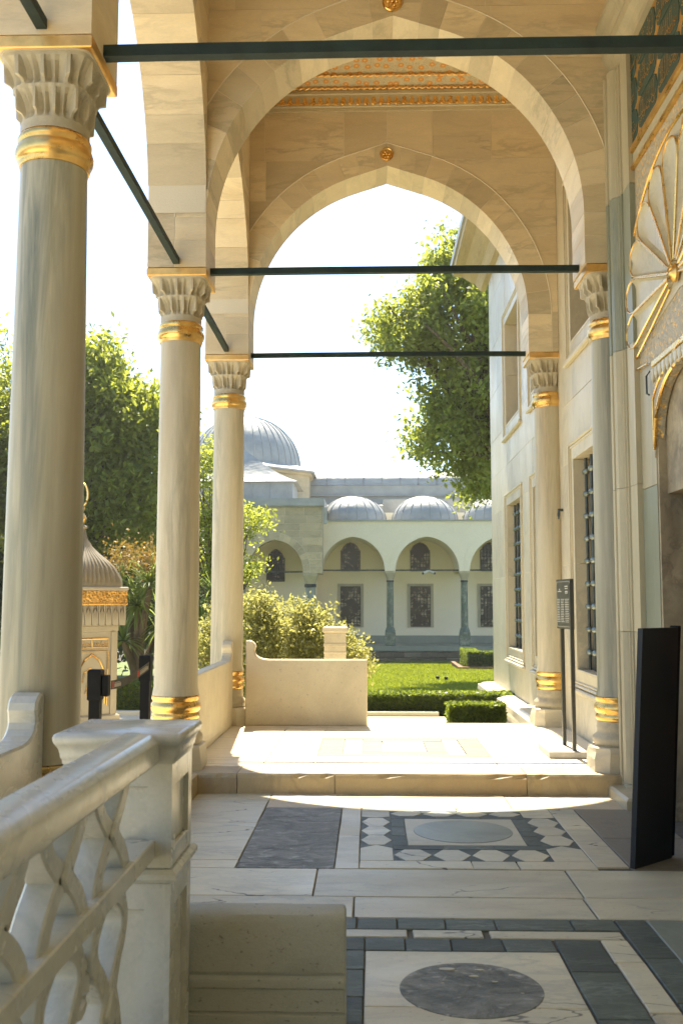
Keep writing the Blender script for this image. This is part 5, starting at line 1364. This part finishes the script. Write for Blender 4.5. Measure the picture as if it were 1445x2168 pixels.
# ribbed ogee canopy
R_ = []; nr = 352
for r_, z, p in ((.43,1.80,9),(.43,1.86,9),(.425,1.90,7),(.41,1.97,5),(.375,2.06,4),(.31,2.15,3.2),(.22,2.24,2.6),(.14,2.33,2.2),(.08,2.43,2),(.055,2.52,2),(.05,2.56,2)):
    rg = []
    for k in range(nr):
        t = 2*math.pi*k/nr; rr = r_/((abs(math.cos(t))**p+abs(math.sin(t))**p)**(1/p))
        if 1.87 < z < 2.45: rr *= 1+.020*math.cos(t*44)
        rg.append((FX+rr*math.cos(t), FY+rr*math.sin(t), z))
    R_.append(rg)
g = G(); g.loft(R_); g.rotz(A45, FX, FY); O('canopy', g, M['fount'], fo, True, ang=60)
g = G(); g.lathe([(.05,2.56),(.075,2.575),(.075,2.60),(.04,2.615),(.03,2.63)], FX, FY, 20); O('canopy_collar', g, M['fount'], fo, True)
g = G(); g.lathe([(.02,2.62),(.045,2.66),(.062,2.70),(.045,2.75),(.018,2.78),(.02,2.80),(.035,2.83),(.03,2.87),(.012,2.89),(.001,2.9)], FX, FY, 20); fin = O('finial', g, M['gold'], fo, True)
g = G(); ptsf = [(FX+.075*math.cos(t)*1.0, FY-.075*math.cos(t)*.1, 3.02+.15*math.sin(t)) for t in np.linspace(-math.pi*.5, math.pi*1.5, 25)[:-1]]; g.tube(ptsf, .014, 6, True); O('crescent', g, M['gold'], fin, True)
# gilded panels on the two near faces
def face_xy(u, z, d, s):
    x, y = (u, -(.362+d)) if s == 0 else ((.362+d), u)
    c, e = math.cos(A45), math.sin(A45); return (FX+x*c-y*e, FY+x*e+y*c, z)
for s in (0, 1):
    def fline(pts, r, nm, m='gold'):
        g = G(); g.tube([face_xy(u, z, .012, s) for u, z in pts], r, 5, False); O(nm, g, M[m], fo, True)
    for a, b in ((-.225,.0),(.0,.225)):
        fline([(a,1.02),(b,1.02),(b,1.13),(a,1.13),(a,1.02)], .009, 'gilt_plate_edge')
        rd = random.Random(3+int(a*10)); 
        for k in range(7):
            u = a+.03+k*.027; fline([(u,1.045),(u+.012,1.04+rd.uniform(0,.03)),(u+.02,1.075+rd.uniform(-.01,.03))], .005, 'gilt_letter')
    fline([(-.225,.28),(-.225,.97),(.225,.97),(.225,.28)], .011, 'gilt_frame')
    fline([(-.19,.30),(-.19,.62),(-.16,.76),(-.10,.86),(0,.93),(.10,.86),(.16,.76),(.19,.62),(.19,.30)], .012, 'gilt_arch')
    fline([(-.12,.58),(-.10,.70),(-.02,.76),(.06,.70),(.02,.60),(-.05,.64)], .008, 'gilt_scroll')
    fline([(.12,.50),(.10,.62),(.03,.66),(-.05,.56),(-.08,.44),(-.02,.40),(.04,.46)], .008, 'gilt_scroll')
# ---------------------------------------------------------------- haze volume added to imitate bloom and lift the shadows
hm = bpy.data.materials.new('haze'); hm.use_nodes = True; hn = hm.node_tree.nodes; hn.remove(hn['Principled BSDF'])
hv = hn.new('ShaderNodeVolumePrincipled'); hv.inputs['Color'].default_value = (1, .97, .90, 1); hv.inputs['Density'].default_value = .0007; hv.inputs['Anisotropy'].default_value = .35
hm.node_tree.links.new(hv.outputs[0], hn['Material Output'].inputs['Volume'])
g = G(); g.box(-40, 40, -20, 70, -2.2, 14.5); O('haze', g, hm, kind='stuff', label='thin pale haze added over the courtyard to stand in for bloom', cat='haze')
